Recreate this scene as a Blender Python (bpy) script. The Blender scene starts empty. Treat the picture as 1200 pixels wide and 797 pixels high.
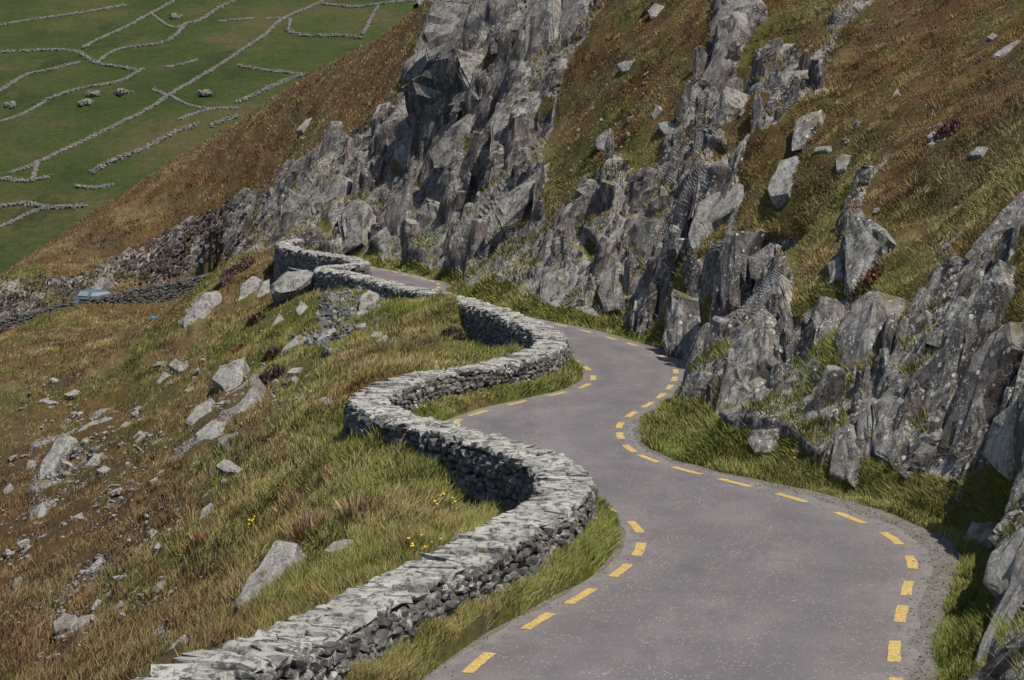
import bpy, bmesh, math, random
import numpy as np
from mathutils import Vector, Matrix
random.seed(7); rng = np.random.default_rng(11)
sc = bpy.context.scene
C = sc.collection
# ------------------------------------------------------------------ camera, light
F, CH, HY = 2239.0, 7.36, 165.0          # focal length in photo pixels, eye height above the road, horizon row
cam = bpy.data.cameras.new('camera'); co = bpy.data.objects.new('camera', cam); C.objects.link(co); sc.camera = co
cam.sensor_fit = 'HORIZONTAL'; cam.sensor_width = 36.0; cam.lens = 36.0*F/1200.0
cam.shift_y = -(398.5-HY)/1200.0
cam.clip_start = 0.5; cam.clip_end = 5000
co.location = (0, 0, CH); co.rotation_euler = (math.radians(90), 0, 0)
SUN_EL, SUN_AZ = math.radians(60), math.radians(133)      # azimuth clockwise from +Y (north): right and a little behind
sd = Vector((math.sin(SUN_AZ)*math.cos(SUN_EL), math.cos(SUN_AZ)*math.cos(SUN_EL), math.sin(SUN_EL)))
w = bpy.data.worlds.new('World'); sc.world = w; w.use_nodes = True
nt = w.node_tree; sky = nt.nodes.new('ShaderNodeTexSky'); sky.sky_type = 'NISHITA'; sky.sun_disc = False
sky.sun_elevation = SUN_EL; sky.sun_rotation = SUN_AZ
nt.links.new(sky.outputs[0], nt.nodes['Background'].inputs[0]); nt.nodes['Background'].inputs[1].default_value = 0.095
sun = bpy.data.lights.new('sun', 'SUN'); so = bpy.data.objects.new('sun', sun); C.objects.link(so)
sun.energy = 4.8; sun.angle = math.radians(0.5); sun.color = (1.0, 0.94, 0.84)
so.rotation_euler = (-sd).to_track_quat('-Z', 'Y').to_euler(); so.location = (60, -60, 120)
vs = sc.view_settings; vs.view_transform = 'Standard'; vs.look = 'None'; vs.exposure = 0.18; vs.gamma = 1.0

# ------------------------------------------------------------------ numpy helpers
def hsh(ix, iy, iz, seed):
    h = (ix.astype(np.int64)*374761393 + iy.astype(np.int64)*668265263 + iz.astype(np.int64)*2147483647 + seed*1274126177) & 0xFFFFFFFF
    h = ((h ^ (h >> 13))*1274126177) & 0xFFFFFFFF
    h = ((h ^ (h >> 16))*2246822519) & 0xFFFFFFFF
    h = h ^ (h >> 15)
    return (h & 0xFFFFFF).astype(np.float32)/np.float32(0x1000000)
def vnoise(p, seed=0):
    i = np.floor(p).astype(np.int64); f = (p-i).astype(np.float32); f = f*f*(3-2*f)
    out = 0
    for dx in (0, 1):
        for dy in (0, 1):
            for dz in (0, 1):
                wgt = (f[..., 0] if dx else 1-f[..., 0])*(f[..., 1] if dy else 1-f[..., 1])*(f[..., 2] if dz else 1-f[..., 2])
                out = out + wgt*hsh(i[..., 0]+dx, i[..., 1]+dy, i[..., 2]+dz, seed)
    return out
def fbm(p, octv=4, seed=0, gain=0.5):
    p = np.asarray(p, np.float64); a, s, t = 1.0, 0.0, 0.0
    for k in range(octv):
        s = s + a*(vnoise(p, seed+k*17)-0.5); t += a; a *= gain; p = p*2.03+11.3
    return s/t*2            # about -1..1
def sstep(a, b, x):
    t = np.clip((x-a)/(b-a), 0, 1); return t*t*(3-2*t)
def pix(px, py, d):          # photo pixel + distance -> world point
    return np.array([(px-600.0)/F*d, d, CH-(py-HY)/F*d])
def gp(px, py, z=0.0):       # photo pixel -> point on the level z
    return pix(px, py, (CH-z)*F/(py-HY))[:2]
def catmull(P, step):
    P = np.asarray(P, float); Q = np.vstack([2*P[0]-P[1], P, 2*P[-1]-P[-2]]); out = []
    for i in range(1, len(Q)-2):
        n = max(2, int(np.linalg.norm(Q[i+1]-Q[i])/step*3))
        t = np.linspace(0, 1, n, endpoint=False)[:, None]
        a, b, c, d = Q[i-1], Q[i], Q[i+1], Q[i+2]
        out.append(0.5*((2*b)+(-a+c)*t+(2*a-5*b+4*c-d)*t*t+(-a+3*b-3*c+d)*t**3))
    out = np.vstack(out+[P[-1:]])
    s = np.r_[0, np.cumsum(np.linalg.norm(np.diff(out, axis=0), axis=1))]
    m = np.arange(0, s[-1], step)
    return np.stack([np.interp(m, s, out[:, k]) for k in range(P.shape[1])], 1)
def tangents(P):
    t = np.gradient(P, axis=0); return t/np.maximum(1e-9, np.linalg.norm(t, axis=1, keepdims=True))
def offset(P, d):            # to the right of travel
    t = tangents(P); return P + np.stack([t[:, 1], -t[:, 0]], 1)*(d[:, None] if np.ndim(d) else d)
def inside(poly, pts):
    x, y = pts[:, 0], pts[:, 1]; r = np.zeros(len(pts), bool); n = len(poly)
    for i in range(n):
        x1, y1 = poly[i]; x2, y2 = poly[(i+1) % n]
        if y1 == y2: continue
        c = ((y1 > y) != (y2 > y)) & (x < (x2-x1)*(y-y1)/(y2-y1)+x1)
        r ^= c
    return r
def pdist(line, pts):
    line = np.asarray(line); best = np.full(len(pts), 1e9)
    for a, b in zip(line[:-1], line[1:]):
        ab = b-a; L = ab@ab
        if L < 1e-12: continue
        t = np.clip(((pts-a)@ab)/L, 0, 1); q = pts-(a+t[:, None]*ab)
        best = np.minimum(best, (q*q).sum(1))
    return np.sqrt(best)

# ------------------------------------------------------------------ scene helpers
def tag(o, label=None, cat=None, group=None, kind=None):
    if label: o['label'] = label
    if cat: o['category'] = cat
    if group: o['group'] = group
    if kind: o['kind'] = kind
    return o
def mesh_np(name, V, Fc, mat=None, parent=None, smooth=False, col=None):
    V = np.ascontiguousarray(V, np.float32); Fc = np.ascontiguousarray(Fc, np.int32)
    me = bpy.data.meshes.new(name); k = Fc.shape[1]
    me.vertices.add(len(V)); me.vertices.foreach_set('co', V.ravel())
    me.loops.add(Fc.size); me.loops.foreach_set('vertex_index', Fc.ravel())
    me.polygons.add(len(Fc)); me.polygons.foreach_set('loop_start', np.arange(0, Fc.size, k, dtype=np.int32))
    me.update(calc_edges=True)
    me.polygons.foreach_set('use_smooth', np.full(len(Fc), smooth, bool))
    if col is not None:
        a = me.color_attributes.new('Col', 'FLOAT_COLOR', 'POINT')
        a.data.foreach_set('color', np.ascontiguousarray(np.c_[col, np.ones(len(col))], np.float32).ravel())
    me.validate()
    o = bpy.data.objects.new(name, me); C.objects.link(o)
    if mat: me.materials.append(mat)
    if parent: o.parent = parent
    return o
def empty(name, loc=(0, 0, 0)):
    o = bpy.data.objects.new(name, None); C.objects.link(o); o.location = loc; return o
def sub_mesh(V, Fc, col=None):
    u, inv = np.unique(Fc, return_inverse=True)
    return V[u], inv.reshape(Fc.shape), (None if col is None else col[u])

# ------------------------------------------------------------------ materials
class NT:
    def __init__(s, name, rough=0.9, spec=0.2):
        s.m = bpy.data.materials.new(name); s.m.use_nodes = True; s.t = s.m.node_tree; s.b = s.t.nodes['Principled BSDF']
        s.b.inputs['Roughness'].default_value = rough; s.b.inputs['Specular IOR Level'].default_value = spec
        s.co = s.n('ShaderNodeNewGeometry').outputs['Position']
    def n(s, k, **kw):
        x = s.t.nodes.new(k)
        for a, b in kw.items(): setattr(x, a, b)
        return x
    def l(s, a, b): s.t.links.new(a, b)
    def mapped(s, scale=(1, 1, 1), rot=(0, 0, 0)):
        r = s.n('ShaderNodeMapping'); r.inputs['Rotation'].default_value = rot; r.inputs['Scale'].default_value = scale
        s.l(s.co, r.inputs['Vector']); return r.outputs[0]
    def noise(s, scale, detail=4, rough=0.6, vec=None, dist=0):
        x = s.n('ShaderNodeTexNoise'); x.inputs['Scale'].default_value = scale; x.inputs['Detail'].default_value = detail
        x.inputs['Roughness'].default_value = rough; x.inputs['Distortion'].default_value = dist
        s.l(vec or s.co, x.inputs['Vector']); return x.outputs['Fac']
    def vor(s, scale, vec=None, out='Distance', feature='F1', rnd=1):
        x = s.n('ShaderNodeTexVoronoi', feature=feature); x.inputs['Scale'].default_value = scale; x.inputs['Randomness'].default_value = rnd
        s.l(vec or s.co, x.inputs['Vector']); return x.outputs[out]
    def ramp(s, v, stops):
        x = s.n('ShaderNodeValToRGB'); e = x.color_ramp.elements
        while len(e) < len(stops): e.new(0.5)
        for k, (p, c) in zip(e, stops):
            k.position = p; k.color = (c, c, c, 1) if np.isscalar(c) else (*c, 1)
        s.l(v, x.inputs[0]); return x.outputs[0]
    def mix(s, f, a, b, mode='MIX'):
        x = s.n('ShaderNodeMix', data_type='RGBA', blend_type=mode)
        for i, v in ((0, f), (6, a), (7, b)):
            if isinstance(v, (int, float)): x.inputs[i].default_value = v
            elif isinstance(v, tuple): x.inputs[i].default_value = (*v, 1)
            else: s.l(v, x.inputs[i])
        return x.outputs[2]
    def math(s, op, a, b=0.0):
        x = s.n('ShaderNodeMath', operation=op)
        for i, v in ((0, a), (1, b)):
            if isinstance(v, (int, float)): x.inputs[i].default_value = v
            else: s.l(v, x.inputs[i])
        return x.outputs[0]
    def attr(s, name='Col'):
        x = s.n('ShaderNodeAttribute'); x.attribute_name = name; return x.outputs['Color']
    def rnd(s): return s.n('ShaderNodeObjectInfo').outputs['Random']
    def isl(s): return s.n('ShaderNodeNewGeometry').outputs['Random Per Island']
    def up(s):
        g = s.n('ShaderNodeNewGeometry'); x = s.n('ShaderNodeSeparateXYZ'); s.l(g.outputs['Normal'], x.inputs[0]); return x.outputs[2]
    def done(s, col, bump=None, strength=0.5, dist=0.05):
        s.l(col, s.b.inputs['Base Color']) if not isinstance(col, tuple) else s.b.inputs['Base Color'].__setattr__('default_value', (*col, 1))
        if bump is not None:
            x = s.n('ShaderNodeBump'); x.inputs['Strength'].default_value = strength; x.inputs['Distance'].default_value = dist
            s.l(bump, x.inputs['Height']); s.l(x.outputs[0], s.b.inputs['Normal'])
        return s.m
TROT = (0.12, 0.36, 0.0)      # strata lean: the long axis of the slabs, top leaning right
def rock_mat(name, base_lo, base_hi, lichen=0.5, spots=0.0, moss=0.3, fine=1.0):
    m = NT(name, 0.88, 0.25)
    st = m.mapped((1, 1, 0.26), TROT)
    a = m.noise(1.6*fine, 6, 0.7, st)
    c = m.ramp(a, [(0.34, tuple(x*0.8 for x in base_lo)), (0.5, base_lo), (0.66, base_hi)])
    b = m.noise(0.35, 4, 0.6)
    c = m.mix(m.ramp(b, [(0.42, 0), (0.66, 0.45)]), c, tuple(x*y for x, y in zip(base_hi, (1.1, 0.9, 0.86))))
    streak = m.noise(9*fine, 5, 0.75, st)
    c = m.mix(m.ramp(streak, [(0.38, 0.85), (0.52, 0)]), c, tuple(x*0.36 for x in base_lo))
    ck = m.vor(0.9*fine, m.mapped((1, 1, 0.14), TROT), 'Distance', 'DISTANCE_TO_EDGE'); ckl = m.math('MULTIPLY', m.ramp(ck, [(0.0, 0.9), (0.03, 0.0)]), m.ramp(m.noise(0.9, 3), [(0.52, 0), (0.62, 1)]))
    c = m.mix(ckl, c, (0.022, 0.021, 0.02))
    c = m.mix(0.85, c, m.ramp(m.isl(), [(0.0, 0.50), (1.0, 1.32)]), 'MULTIPLY')
    # pale crust lichen, then up-facing tops painted lighter
    ln = m.noise(2.2*fine, 7, 0.72, m.mapped((1, 1, 0.45), TROT))
    c = m.mix(m.ramp(ln, [(0.66-0.2*lichen, 0), (0.74-0.2*lichen, 0.85)]), c, (0.33, 0.325, 0.30))
    c = m.mix(m.math('MULTIPLY', m.ramp(m.up(), [(0.30, 0), (0.62, 0.72)]), m.ramp(m.noise(3.0*fine, 6, 0.75), [(0.40, 0), (0.56, 1)])), c, (0.34, 0.33, 0.305))  # lichen crust on tops, paled to paint lit against shaded faces
    l2 = m.noise(14*fine, 4, 0.7)
    c = m.mix(m.math('MULTIPLY', m.ramp(l2, [(0.54, 0), (0.6, 1)]), m.ramp(m.noise(0.8, 3), [(0.62-0.25*lichen, 0), (0.72-0.25*lichen, 1)])), c, (0.46, 0.45, 0.41))
    if spots:
        v = m.vor(5.0); vc = m.n('ShaderNodeSeparateColor'); m.l(m.vor(5.0, out='Color'), vc.inputs[0])
        rad = m.math('MULTIPLY', m.math('POWER', vc.outputs[0], 1.8), 0.36*spots)
        wob = m.math('ADD', v, m.math('MULTIPLY', m.math('SUBTRACT', m.noise(11, 3), 0.5), 0.22))
        c = m.mix(m.math('LESS_THAN', wob, rad), c, (0.50, 0.49, 0.45))
    if moss:
        g = m.math('MULTIPLY', m.ramp(m.up(), [(0.45, 0), (0.8, 1)]), m.ramp(m.noise(1.3, 5), [(0.58-0.2*moss, 0), (0.68-0.2*moss, 0.9)]))
        c = m.mix(g, c, m.ramp(m.noise(5, 3), [(0.35, (0.10, 0.085, 0.03)), (0.65, (0.17, 0.13, 0.05))]))
    h = m.math('ADD', m.math('MULTIPLY', m.noise(7*fine, 8, 0.7, st), 1.0), m.math('MULTIPLY', m.noise(18*fine, 4, 0.7), 0.4))
    h = m.math('SUBTRACT', h, m.math('MULTIPLY', ckl, 0.6))
    return m.done(c, h, 1.0, 0.12)
M_CLIFF = rock_mat('slate rock', (0.082, 0.074, 0.071), (0.205, 0.186, 0.174), 0.46, 0, 0.25)
M_CRAG = rock_mat('spotted slate rock', (0.075, 0.070, 0.069), (0.195, 0.180, 0.171), 0.6, 1.0, 0.2)
M_PALE = rock_mat('pale lichened rock', (0.20, 0.185, 0.172), (0.33, 0.305, 0.285), 0.75, 0, 0.1)
M_GREY = rock_mat('grey boulder rock', (0.165, 0.158, 0.15), (0.30, 0.288, 0.27), 0.65, 0.0, 0.1)
def stone_mat(name, lo, hi, lichen):
    m = NT(name, 0.9, 0.2)
    c = m.ramp(m.isl(), [(0, lo), (0.6, tuple((a+b)/2 for a, b in zip(lo, hi))), (1, hi)])
    c = m.mix(0.8, c, m.ramp(m.noise(10, 5, 0.7), [(0.3, 0.35), (0.7, 1.2)]), 'MULTIPLY')
    l = m.math('MULTIPLY', m.ramp(m.noise(5, 6, 0.75), [(0.62-0.22*lichen, 0), (0.68-0.22*lichen, 1)]), m.ramp(m.noise(1.1, 3), [(0.5-0.3*lichen, 0.2), (0.6, 1)]))
    c = m.mix(l, c, (0.40, 0.39, 0.355))
    return m.done(c, m.math('ADD', m.noise(28, 5, 0.7), m.math('MULTIPLY', m.noise(9, 5, 0.7), 1.2)), 0.8, 0.03)
M_STONE = stone_mat('wall stone', (0.085, 0.086, 0.09), (0.25, 0.243, 0.232), 0.22)
M_COPE = stone_mat('lichened coping stone', (0.09, 0.087, 0.081), (0.25, 0.24, 0.22), 0.78)
M_STONE2 = stone_mat('weathered wall stone', (0.065, 0.063, 0.06), (0.19, 0.183, 0.170), 0.42)
M_DARKSTONE = stone_mat('dark wall stone', (0.05, 0.048, 0.046), (0.15, 0.142, 0.135), 0.1)
M_RUBBLE = stone_mat('brown broken rock', (0.04, 0.032, 0.027), (0.17, 0.138, 0.113), 0.12)
M_FARSTONE = stone_mat('field wall stone', (0.13, 0.125, 0.115), (0.26, 0.245, 0.225), 0.3)
m = NT('wall core earth', 0.95, 0.1); M_CORE = m.done(m.ramp(m.noise(6, 5), [(0.3, (0.035, 0.034, 0.033)), (0.7, (0.075, 0.07, 0.065))]), m.noise(12, 5), 0.8, 0.05)
# ground under the grass: colour of its own plants comes in as an attribute
m = NT('turf', 0.95, 0.1)
g = m.mix(0.75, m.attr(), m.ramp(m.noise(3.2, 7, 0.75), [(0.3, 0.45), (0.7, 1.35)]), 'MULTIPLY')
g = m.mix(m.ramp(m.noise(0.55, 6, 0.7), [(0.56, 0), (0.68, 0.8)]), g, (0.070, 0.055, 0.042))
M_TURF = m.done(g, m.math('ADD', m.noise(2.6, 8, 0.75), m.math('MULTIPLY', m.noise(14, 4, 0.7), 0.3)), 1.0, 0.22)
m = NT('grass', 0.75, 0.25); M_GRASS = m.done(m.attr())
# road
m = NT('asphalt', 0.82, 0.3)
c = m.ramp(m.noise(0.5, 6, 0.65, m.mapped((1, 0.6, 1))), [(0.3, (0.102, 0.091, 0.094)), (0.7, (0.172, 0.153, 0.156))])
c = m.mix(0.6, c, m.ramp(m.noise(90, 2, 0.6), [(0.3, 0.55), (0.7, 1.4)]), 'MULTIPLY')
vc = m.n('ShaderNodeSeparateColor'); m.l(m.vor(26, out='Color'), vc.inputs[0])
chip = m.math('MULTIPLY', m.math('GREATER_THAN', vc.outputs[0], 0.86), m.math('LESS_THAN', m.vor(26), 0.38))
c = m.mix(m.math('MULTIPLY', chip, m.ramp(m.noise(0.9, 4), [(0.35, 0.22), (0.65, 0.85)])), c, (0.46, 0.44, 0.42))
c = m.mix(m.ramp(m.noise(0.9, 6, 0.75, m.mapped((1, 0.35, 1))), [(0.54, 0), (0.68, 0.5)]), c, (0.07, 0.064, 0.069))
c = m.mix(m.ramp(m.noise(1.7, 5, 0.7), [(0.56, 0), (0.7, 0.35)]), c, (0.20, 0.185, 0.185))
us = m.n('ShaderNodeSeparateColor'); m.l(m.attr(), us.inputs[0]); uw = m.math('ADD', us.outputs[0], m.math('MULTIPLY', m.math('SUBTRACT', m.noise(0.35, 3), 0.5), 0.16))
c = m.mix(m.math('MULTIPLY', m.ramp(uw, [(0.0, 0.9), (0.10, 0.15), (0.20, 0), (0.80, 0), (0.88, 0.15), (1.0, 0.9)]), m.ramp(m.noise(2.5, 5, 0.7), [(0.35, 0), (0.6, 1)])), c, (0.20, 0.185, 0.168))
c = m.mix(m.math('MULTIPLY', m.ramp(uw, [(0.18, 0), (0.27, 1), (0.36, 0), (0.62, 0), (0.72, 1), (0.82, 0)]), m.ramp(m.noise(0.7, 4), [(0.3, 0.1), (0.7, 0.65)])), c, (0.095, 0.088, 0.094))
M_ROAD = m.done(c, m.noise(60, 3, 0.7), 0.5, 0.02)
m = NT('gravel', 0.95, 0.15)
c = m.ramp(m.vor(16, out='Distance'), [(0.1, (0.27, 0.25, 0.23)), (0.6, (0.135, 0.125, 0.115))])
c = m.mix(m.ramp(m.noise(1.2, 5), [(0.4, 0), (0.65, 0.7)]), c, (0.13, 0.115, 0.085))
M_GRAVEL = m.done(c, m.noise(30, 4, 0.7), 0.8, 0.04)
m = NT('yellow road paint', 0.7, 0.3)
c = m.ramp(m.noise(5, 4), [(0.3, (0.46, 0.31, 0.075)), (0.7, (0.56, 0.39, 0.11))])
c = m.mix(m.ramp(m.noise(16, 6, 0.8), [(0.47, 0), (0.60, 0.85)]), c, (0.15, 0.14, 0.135))
M_PAINT = m.done(c, m.noise(60, 3), 0.4, 0.01)
def plain(name, c, rough=0.6, spec=0.3, var=0.2):
    m = NT(name, rough, spec)
    return m.done(m.ramp(m.noise(8, 4), [(0.3, tuple(x*(1-var) for x in c)), (0.7, tuple(x*(1+var) for x in c))]))

# ------------------------------------------------------------------ plan of the road, measured from the photograph
L_PX = [(563,775),(627,730),(684,697),(729,668),(750,643),(746,618),(712,596)]
L2_PX = [(534.3,495),(560.6,484.2),(605.3,472.4),(652.2,462),(685,452.6),(695.3,442.8),(687.6,431.7),(673,422.2)]
R_PX = [(1048,765),(1056,720),(1063,690),(1069,660),(1046,631),(997,607),(930,584),(862,566),(803.4,551.4),(760.3,537.8),(736.2,525),(726.9,511.5),(726.2,499),(740,485.4)]
R2_PX = [(764,411.7),(741.5,404),(715.9,396.6),(687.6,388.6),(658,381.6),(630,376.3)]
R3_PX = [(510.6,339.8),(513.8,337),(513.7,333),(506.4,329.7),(496.6,327),(486.7,324.8),(475,322.3),(462.5,319),(450,316.7),(436.6,314.3)]
R4_PX = [(419.6,310.2),(420.6,307),(422,304.4)]
G = lambda L: [gp(*q) for q in L]
LEFT = [(-3.0,17.0),(-1.7,22.5)]+G(L_PX)+[(1.05,40.4),(-0.3,43.4),(-1.3,46.8)]+G(L2_PX)+[(1.45,66.8),(0.35,70.5),(-0.9,74.5),(-2.3,78.6),(-4.0,83.2),(-5.6,88),(-6.6,93),(-7.4,97.5),(-9.0,102),(-11.2,107),(-12.9,112.5),(-13.1,116.5)]
RIGHT = [(3.4,17.0),(4.6,22.5)]+G(R_PX)+[(4.15,54.5),(4.95,58.5),(5.3,62.8)]+G(R2_PX)+[(-0.5,81.5),(-2.2,86.5),(-3.4,91.5)]+G(R3_PX)+G(R4_PX)
LEFT = np.array(LEFT); RIGHT = np.array(RIGHT)
LL = catmull(LEFT, 0.25); RR = catmull(RIGHT, 0.25)
wob = lambda P, s, a: a*fbm(np.c_[P*s, np.full(len(P), 3.3)], 3, 5)
nearl = 0.12*sstep(30.5, 26.0, LL[:, 1])
LEDGE = offset(LL, -0.30-nearl+wob(LL, 1.3, 0.14)); 
gm = 0.30+0.15*np.exp(-((RR[:, 1]-37)/6)**2)
REDGE = offset(RR, gm+wob(RR, 1.1, 0.26))
GL = offset(LL, -0.40-nearl+wob(LL, 0.9, 0.15)); GRV = offset(RR, gm+0.24+0.36*np.exp(-((RR[:, 1]-35.5)/4.5)**2)+wob(RR, 0.9, 0.18))
ZT = 0.95
WALL_PX = [(230,790),(330,755),(432,703),(542,648),(622,607),(661,573),(650,545),(608,527),(550,510),(480,492),(443,479),(431,467),(455,454.5),(500,440),(580,427),(628,414),(645,402),(637,388),(602,372),(560,357),(520,346),(470,336),(430,326),(400,319.5),(380,316),(391,312),(417,310.5),(420,305.5),(395,301),(360,295),(336,289.5),(334,284.5),(352,281)]
WALLP = np.array([(-6.6,16.0),(-5.2,19.0)]+[gp(x, y, ZT) for x, y in WALL_PX])
WALLC = catmull(WALLP, 0.2)
_r6 = catmull(RIGHT, 0.6)
CR = offset(_r6, 0.7+0.75*np.exp(-((_r6[:, 1]-35.5)/5)**2))
CORR = np.vstack([catmull(WALLP, 0.6), CR[::-1]])
# second shelf of road, round the bay at the left
W2 = np.array([pix(275,315,168)[:2], pix(200,331,161)[:2], pix(130,345,156)[:2], pix(60,360,152)[:2], pix(0,375,149)[:2], pix(-80,394,145)[:2], pix(-200,425,140)[:2]])
W2T = np.array([pix(275,315,168)[2], pix(200,331,161)[2], pix(130,345,156)[2], pix(60,360,152)[2], pix(0,375,149)[2], pix(-80,394,145)[2], pix(-200,425,140)[2]])
W2C3 = catmull(np.c_[W2, W2T], 0.25); W2C = W2C3[:, :2]; W2Z = W2C3[:, 2]
R2IN = offset(W2C, 4.2)                                   # uphill edge of that road (right of travel, which runs to the left)
CORR2 = np.vstack([W2C[::3], R2IN[::-3]])

# ------------------------------------------------------------------ base terrain: thin-plate surface through surveyed points, with the road shelves cut in
CP = []
def cp(px, py, d): CP.append(pix(px, py, d))
for P_, z in ((catmull(RIGHT, 5.0), 0.05),):
    for x, y in offset(P_, 1.2): CP.append((x, y, z))
for px, py in [(1142,790),(1112,690),(1128,625),(1000,560),(855,508),(788,468),(700,368),(640,353),(560,335),(520,320),(480,308),(430,299)]:
    x, y = gp(px, py, 0.5); CP.append((x, y, 0.5))
for q in [(1200,610,29.5),(1200,450,34.5),(1200,300,40.5),(1200,165,48),(1200,80,57),(1200,0,67),(1350,300,33),(1350,100,42),(1450,500,24),
          (1000,450,43.5),(1000,380,46),(1000,300,49.5),(1000,165,60),(1000,80,72),(1000,0,86),(1100,500,39),(1100,380,42.5),(1100,250,49),(1100,100,62),
          (900,450,48.5),(900,330,55),(900,220,63),(900,100,76),(900,0,90),
          (850,400,54),(850,300,61.5),(850,150,74),(850,0,92),(790,380,61),(790,300,67),
          (770,340,76),(770,250,80),(770,120,90),(770,0,104),(700,300,84),(700,200,90),(700,100,101),(700,0,112),(640,300,90),(640,200,96),(640,100,106),(640,0,118),
          (570,270,99),(570,170,108),(570,80,118),(570,0,130),(500,270,113),(500,180,121),(500,90,135),(500,40,148),(500,0,163),
          (440,260,121),(440,180,131),(440,110,150),(440,55,165),(400,260,125),(400,190,140),(400,120,158),(400,72,173),(345,262,134),(345,205,154),
          (300,250,163),(300,185,171),(300,138,178),(200,285,171),(200,230,177),(200,197,182),(100,322,167),(100,285,173),(100,262,179),(0,342,159),(0,330,166),(0,324,172),
          (700,-80,122),(850,-80,104),(1000,-100,100),(1200,-100,84),(600,-70,138),(550,-60,160)]: cp(*q)
for px, sy, d in [(500,0,163),(400,65,175),(300,130,180),(200,190,184),(100,255,181),(0,320,174),(-150,415,165)]:      # the spur rolls over behind its skyline
    cp(px, sy+12, d+12); cp(px, sy+45, d+30); cp(px, sy+100, d+65)
cp(600,-40,200); cp(700,-60,200); cp(900,-100,200); cp(1200,-160,200); cp(1450,-200,200); cp(560,-10,185)
# below the wall
for q in [(538,600,39.4),(480,585,38.8),(512,563,41.0),(490,550,41.9),(465,536,43.0),(437,524,44.4),(414,518,45.5),(400,520,46.5),(330,640,44),(280,720,36),(200,797,30),(350,700,33),(480,648,31.5),(130,797,34),(420,640,36.5),(420,590,39.8),
          (300,650,43),(350,600,43.5),(300,550,56),(0,797,50),(100,797,37.5),(-200,797,56),(-200,600,90),(0,650,70),(100,650,60),(200,650,50),(0,550,92),(100,550,82),(200,550,68),
          (430,450,57),(450,430,61),(480,400,69),(500,420,64),(560,412,67),(400,430,66),(350,430,75),(350,480,62),(380,520,54),(300,480,72),(300,400,87),(250,430,88),
          (595,410,68.5),(545,380,74.5),(515,347,78.2),(500,345,81.2),(530,350,75.8),(488,344,84),(450,360,81),(420,375,79.5),(480,372,77),(350,342,97.5),(300,352,103),(250,332,125),(300,300,126),(260,312,131),(230,380,112),(385,345,91),(400,390,82),(440,335,88),
          (240,352,163),(200,368,160),(175,369,158.5),(150,364,156.5),(100,361,153.5),(45,376,149.5),(0,398,146),(-100,420,140),(330,310,120),(315,290,132),(0,394,141),(45,371,147),(100,356,152),(150,359,151),(175,365,149),(200,362,147),(222,353,139),(238,333,134),(60,392,138),(200,384,128),(100,420,121),(0,450,117),(200,450,103),(-200,450,112)]: cp(*q)
CP = np.array(CP)
def phi(r2): return 0.5*r2*np.log(np.maximum(r2, 1e-9))
_S = 50.0
_xy = CP[:, :2]/_S; _n = len(CP)
_K = phi(((_xy[:, None]-_xy[None])**2).sum(-1)) + np.eye(_n)*2e-4
_P = np.c_[np.ones(_n), _xy]
_W = np.linalg.solve(np.block([[_K, _P], [_P.T, np.zeros((3, 3))]]), np.r_[CP[:, 2], 0, 0, 0])
def tps(xy):
    out = np.empty(len(xy))
    for a in range(0, len(xy), 60000):
        q = (xy[a:a+60000]/_S).astype(np.float32)
        r2 = (q[:, :1]-_xy[:, 0].astype(np.float32))**2+(q[:, 1:]-_xy[:, 1].astype(np.float32))**2
        out[a:a+60000] = phi(r2)@_W[:_n].astype(np.float32) + _W[_n] + q@_W[_n+1:]
    return out
ROADP = np.vstack([GL[::3], GRV[::-3]])
CW = catmull(WALLP, 0.6)
def H(xy):
    xy = np.asarray(xy, float); z = tps(xy)
    z = z + 0.22*fbm(np.c_[xy*0.33, np.zeros(len(xy))], 4, 21)
    near = (xy[:, 1] < 126) & (np.abs(xy[:, 0]) < 20)
    if near.any():
        q = xy[near]; zz = z[near]
        ins = inside(CORR, q); dw = pdist(CW, q); dr = pdist(CR, q); rd = inside(ROADP, q)
        shelf = np.where(rd, -0.06, 0.0+0.30*(1-sstep(0.45, 1.7, dw))+0.05*fbm(np.c_[q*1.5, q[:, 0]*0], 2, 9))
        out = np.minimum(dw, dr)
        b = np.where(ins, 1.0, np.where(dr < dw, 1-sstep(0, 0.9, dr), 1-sstep(0.0, 0.55, dw)))
        z[near] = zz*(1-b)+shelf*b
    far = (xy[:, 1] > 132) & (xy[:, 0] < -15)
    if far.any():
        q = xy[far]; zz = z[far]
        ins = inside(CORR2, q); d1 = pdist(W2C[::4], q); d2 = pdist(R2IN[::4], q)
        zr = np.interp(-q[:, 0], -W2C[:, 0], W2Z)-1.05
        b = np.where(ins, 1.0, np.where(d2 < d1, 1-sstep(0, 1.2, d2), 1-sstep(0, 0.5, d1)))
        z[far] = zz*(1-b)+zr*b
    return z
# view-adapted mesh: columns fan out from the eye, rows spaced evenly as seen
cols = np.concatenate([np.linspace(-320, -14, 26), np.arange(-10, 1212, 1.8), np.linspace(1216, 1520, 26)])
dep = np.exp(np.linspace(math.log(15.5), math.log(245), 1300))
NC, NR = len(cols), 740
ax = (cols-600)/F
XY = np.stack([ax[:, None]*dep[None], np.broadcast_to(dep, (NC, len(dep)))], -1)
Z0 = H(XY.reshape(-1, 2)).reshape(NC, len(dep))
SY = HY+F*(CH-Z0)/dep[None]
sy_c = np.clip(SY, -160, 960)
ds = np.abs(np.diff(sy_c, axis=1))+0.028*F*np.diff(np.log(dep))[None]
ds = np.minimum(ds, 12*np.median(ds))
_k = np.hanning(25); _k /= _k.sum()
_pd = np.pad(ds, ((12, 12), (0, 0)), mode='edge')
_cs = np.zeros_like(ds)
for _j in range(25): _cs += _k[_j]*_pd[_j:_j+NC]
ds = _cs
arc = np.c_[np.zeros(NC), np.cumsum(ds, axis=1)]
DEP = np.empty((NC, NR)); ZB = np.empty((NC, NR))
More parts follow.
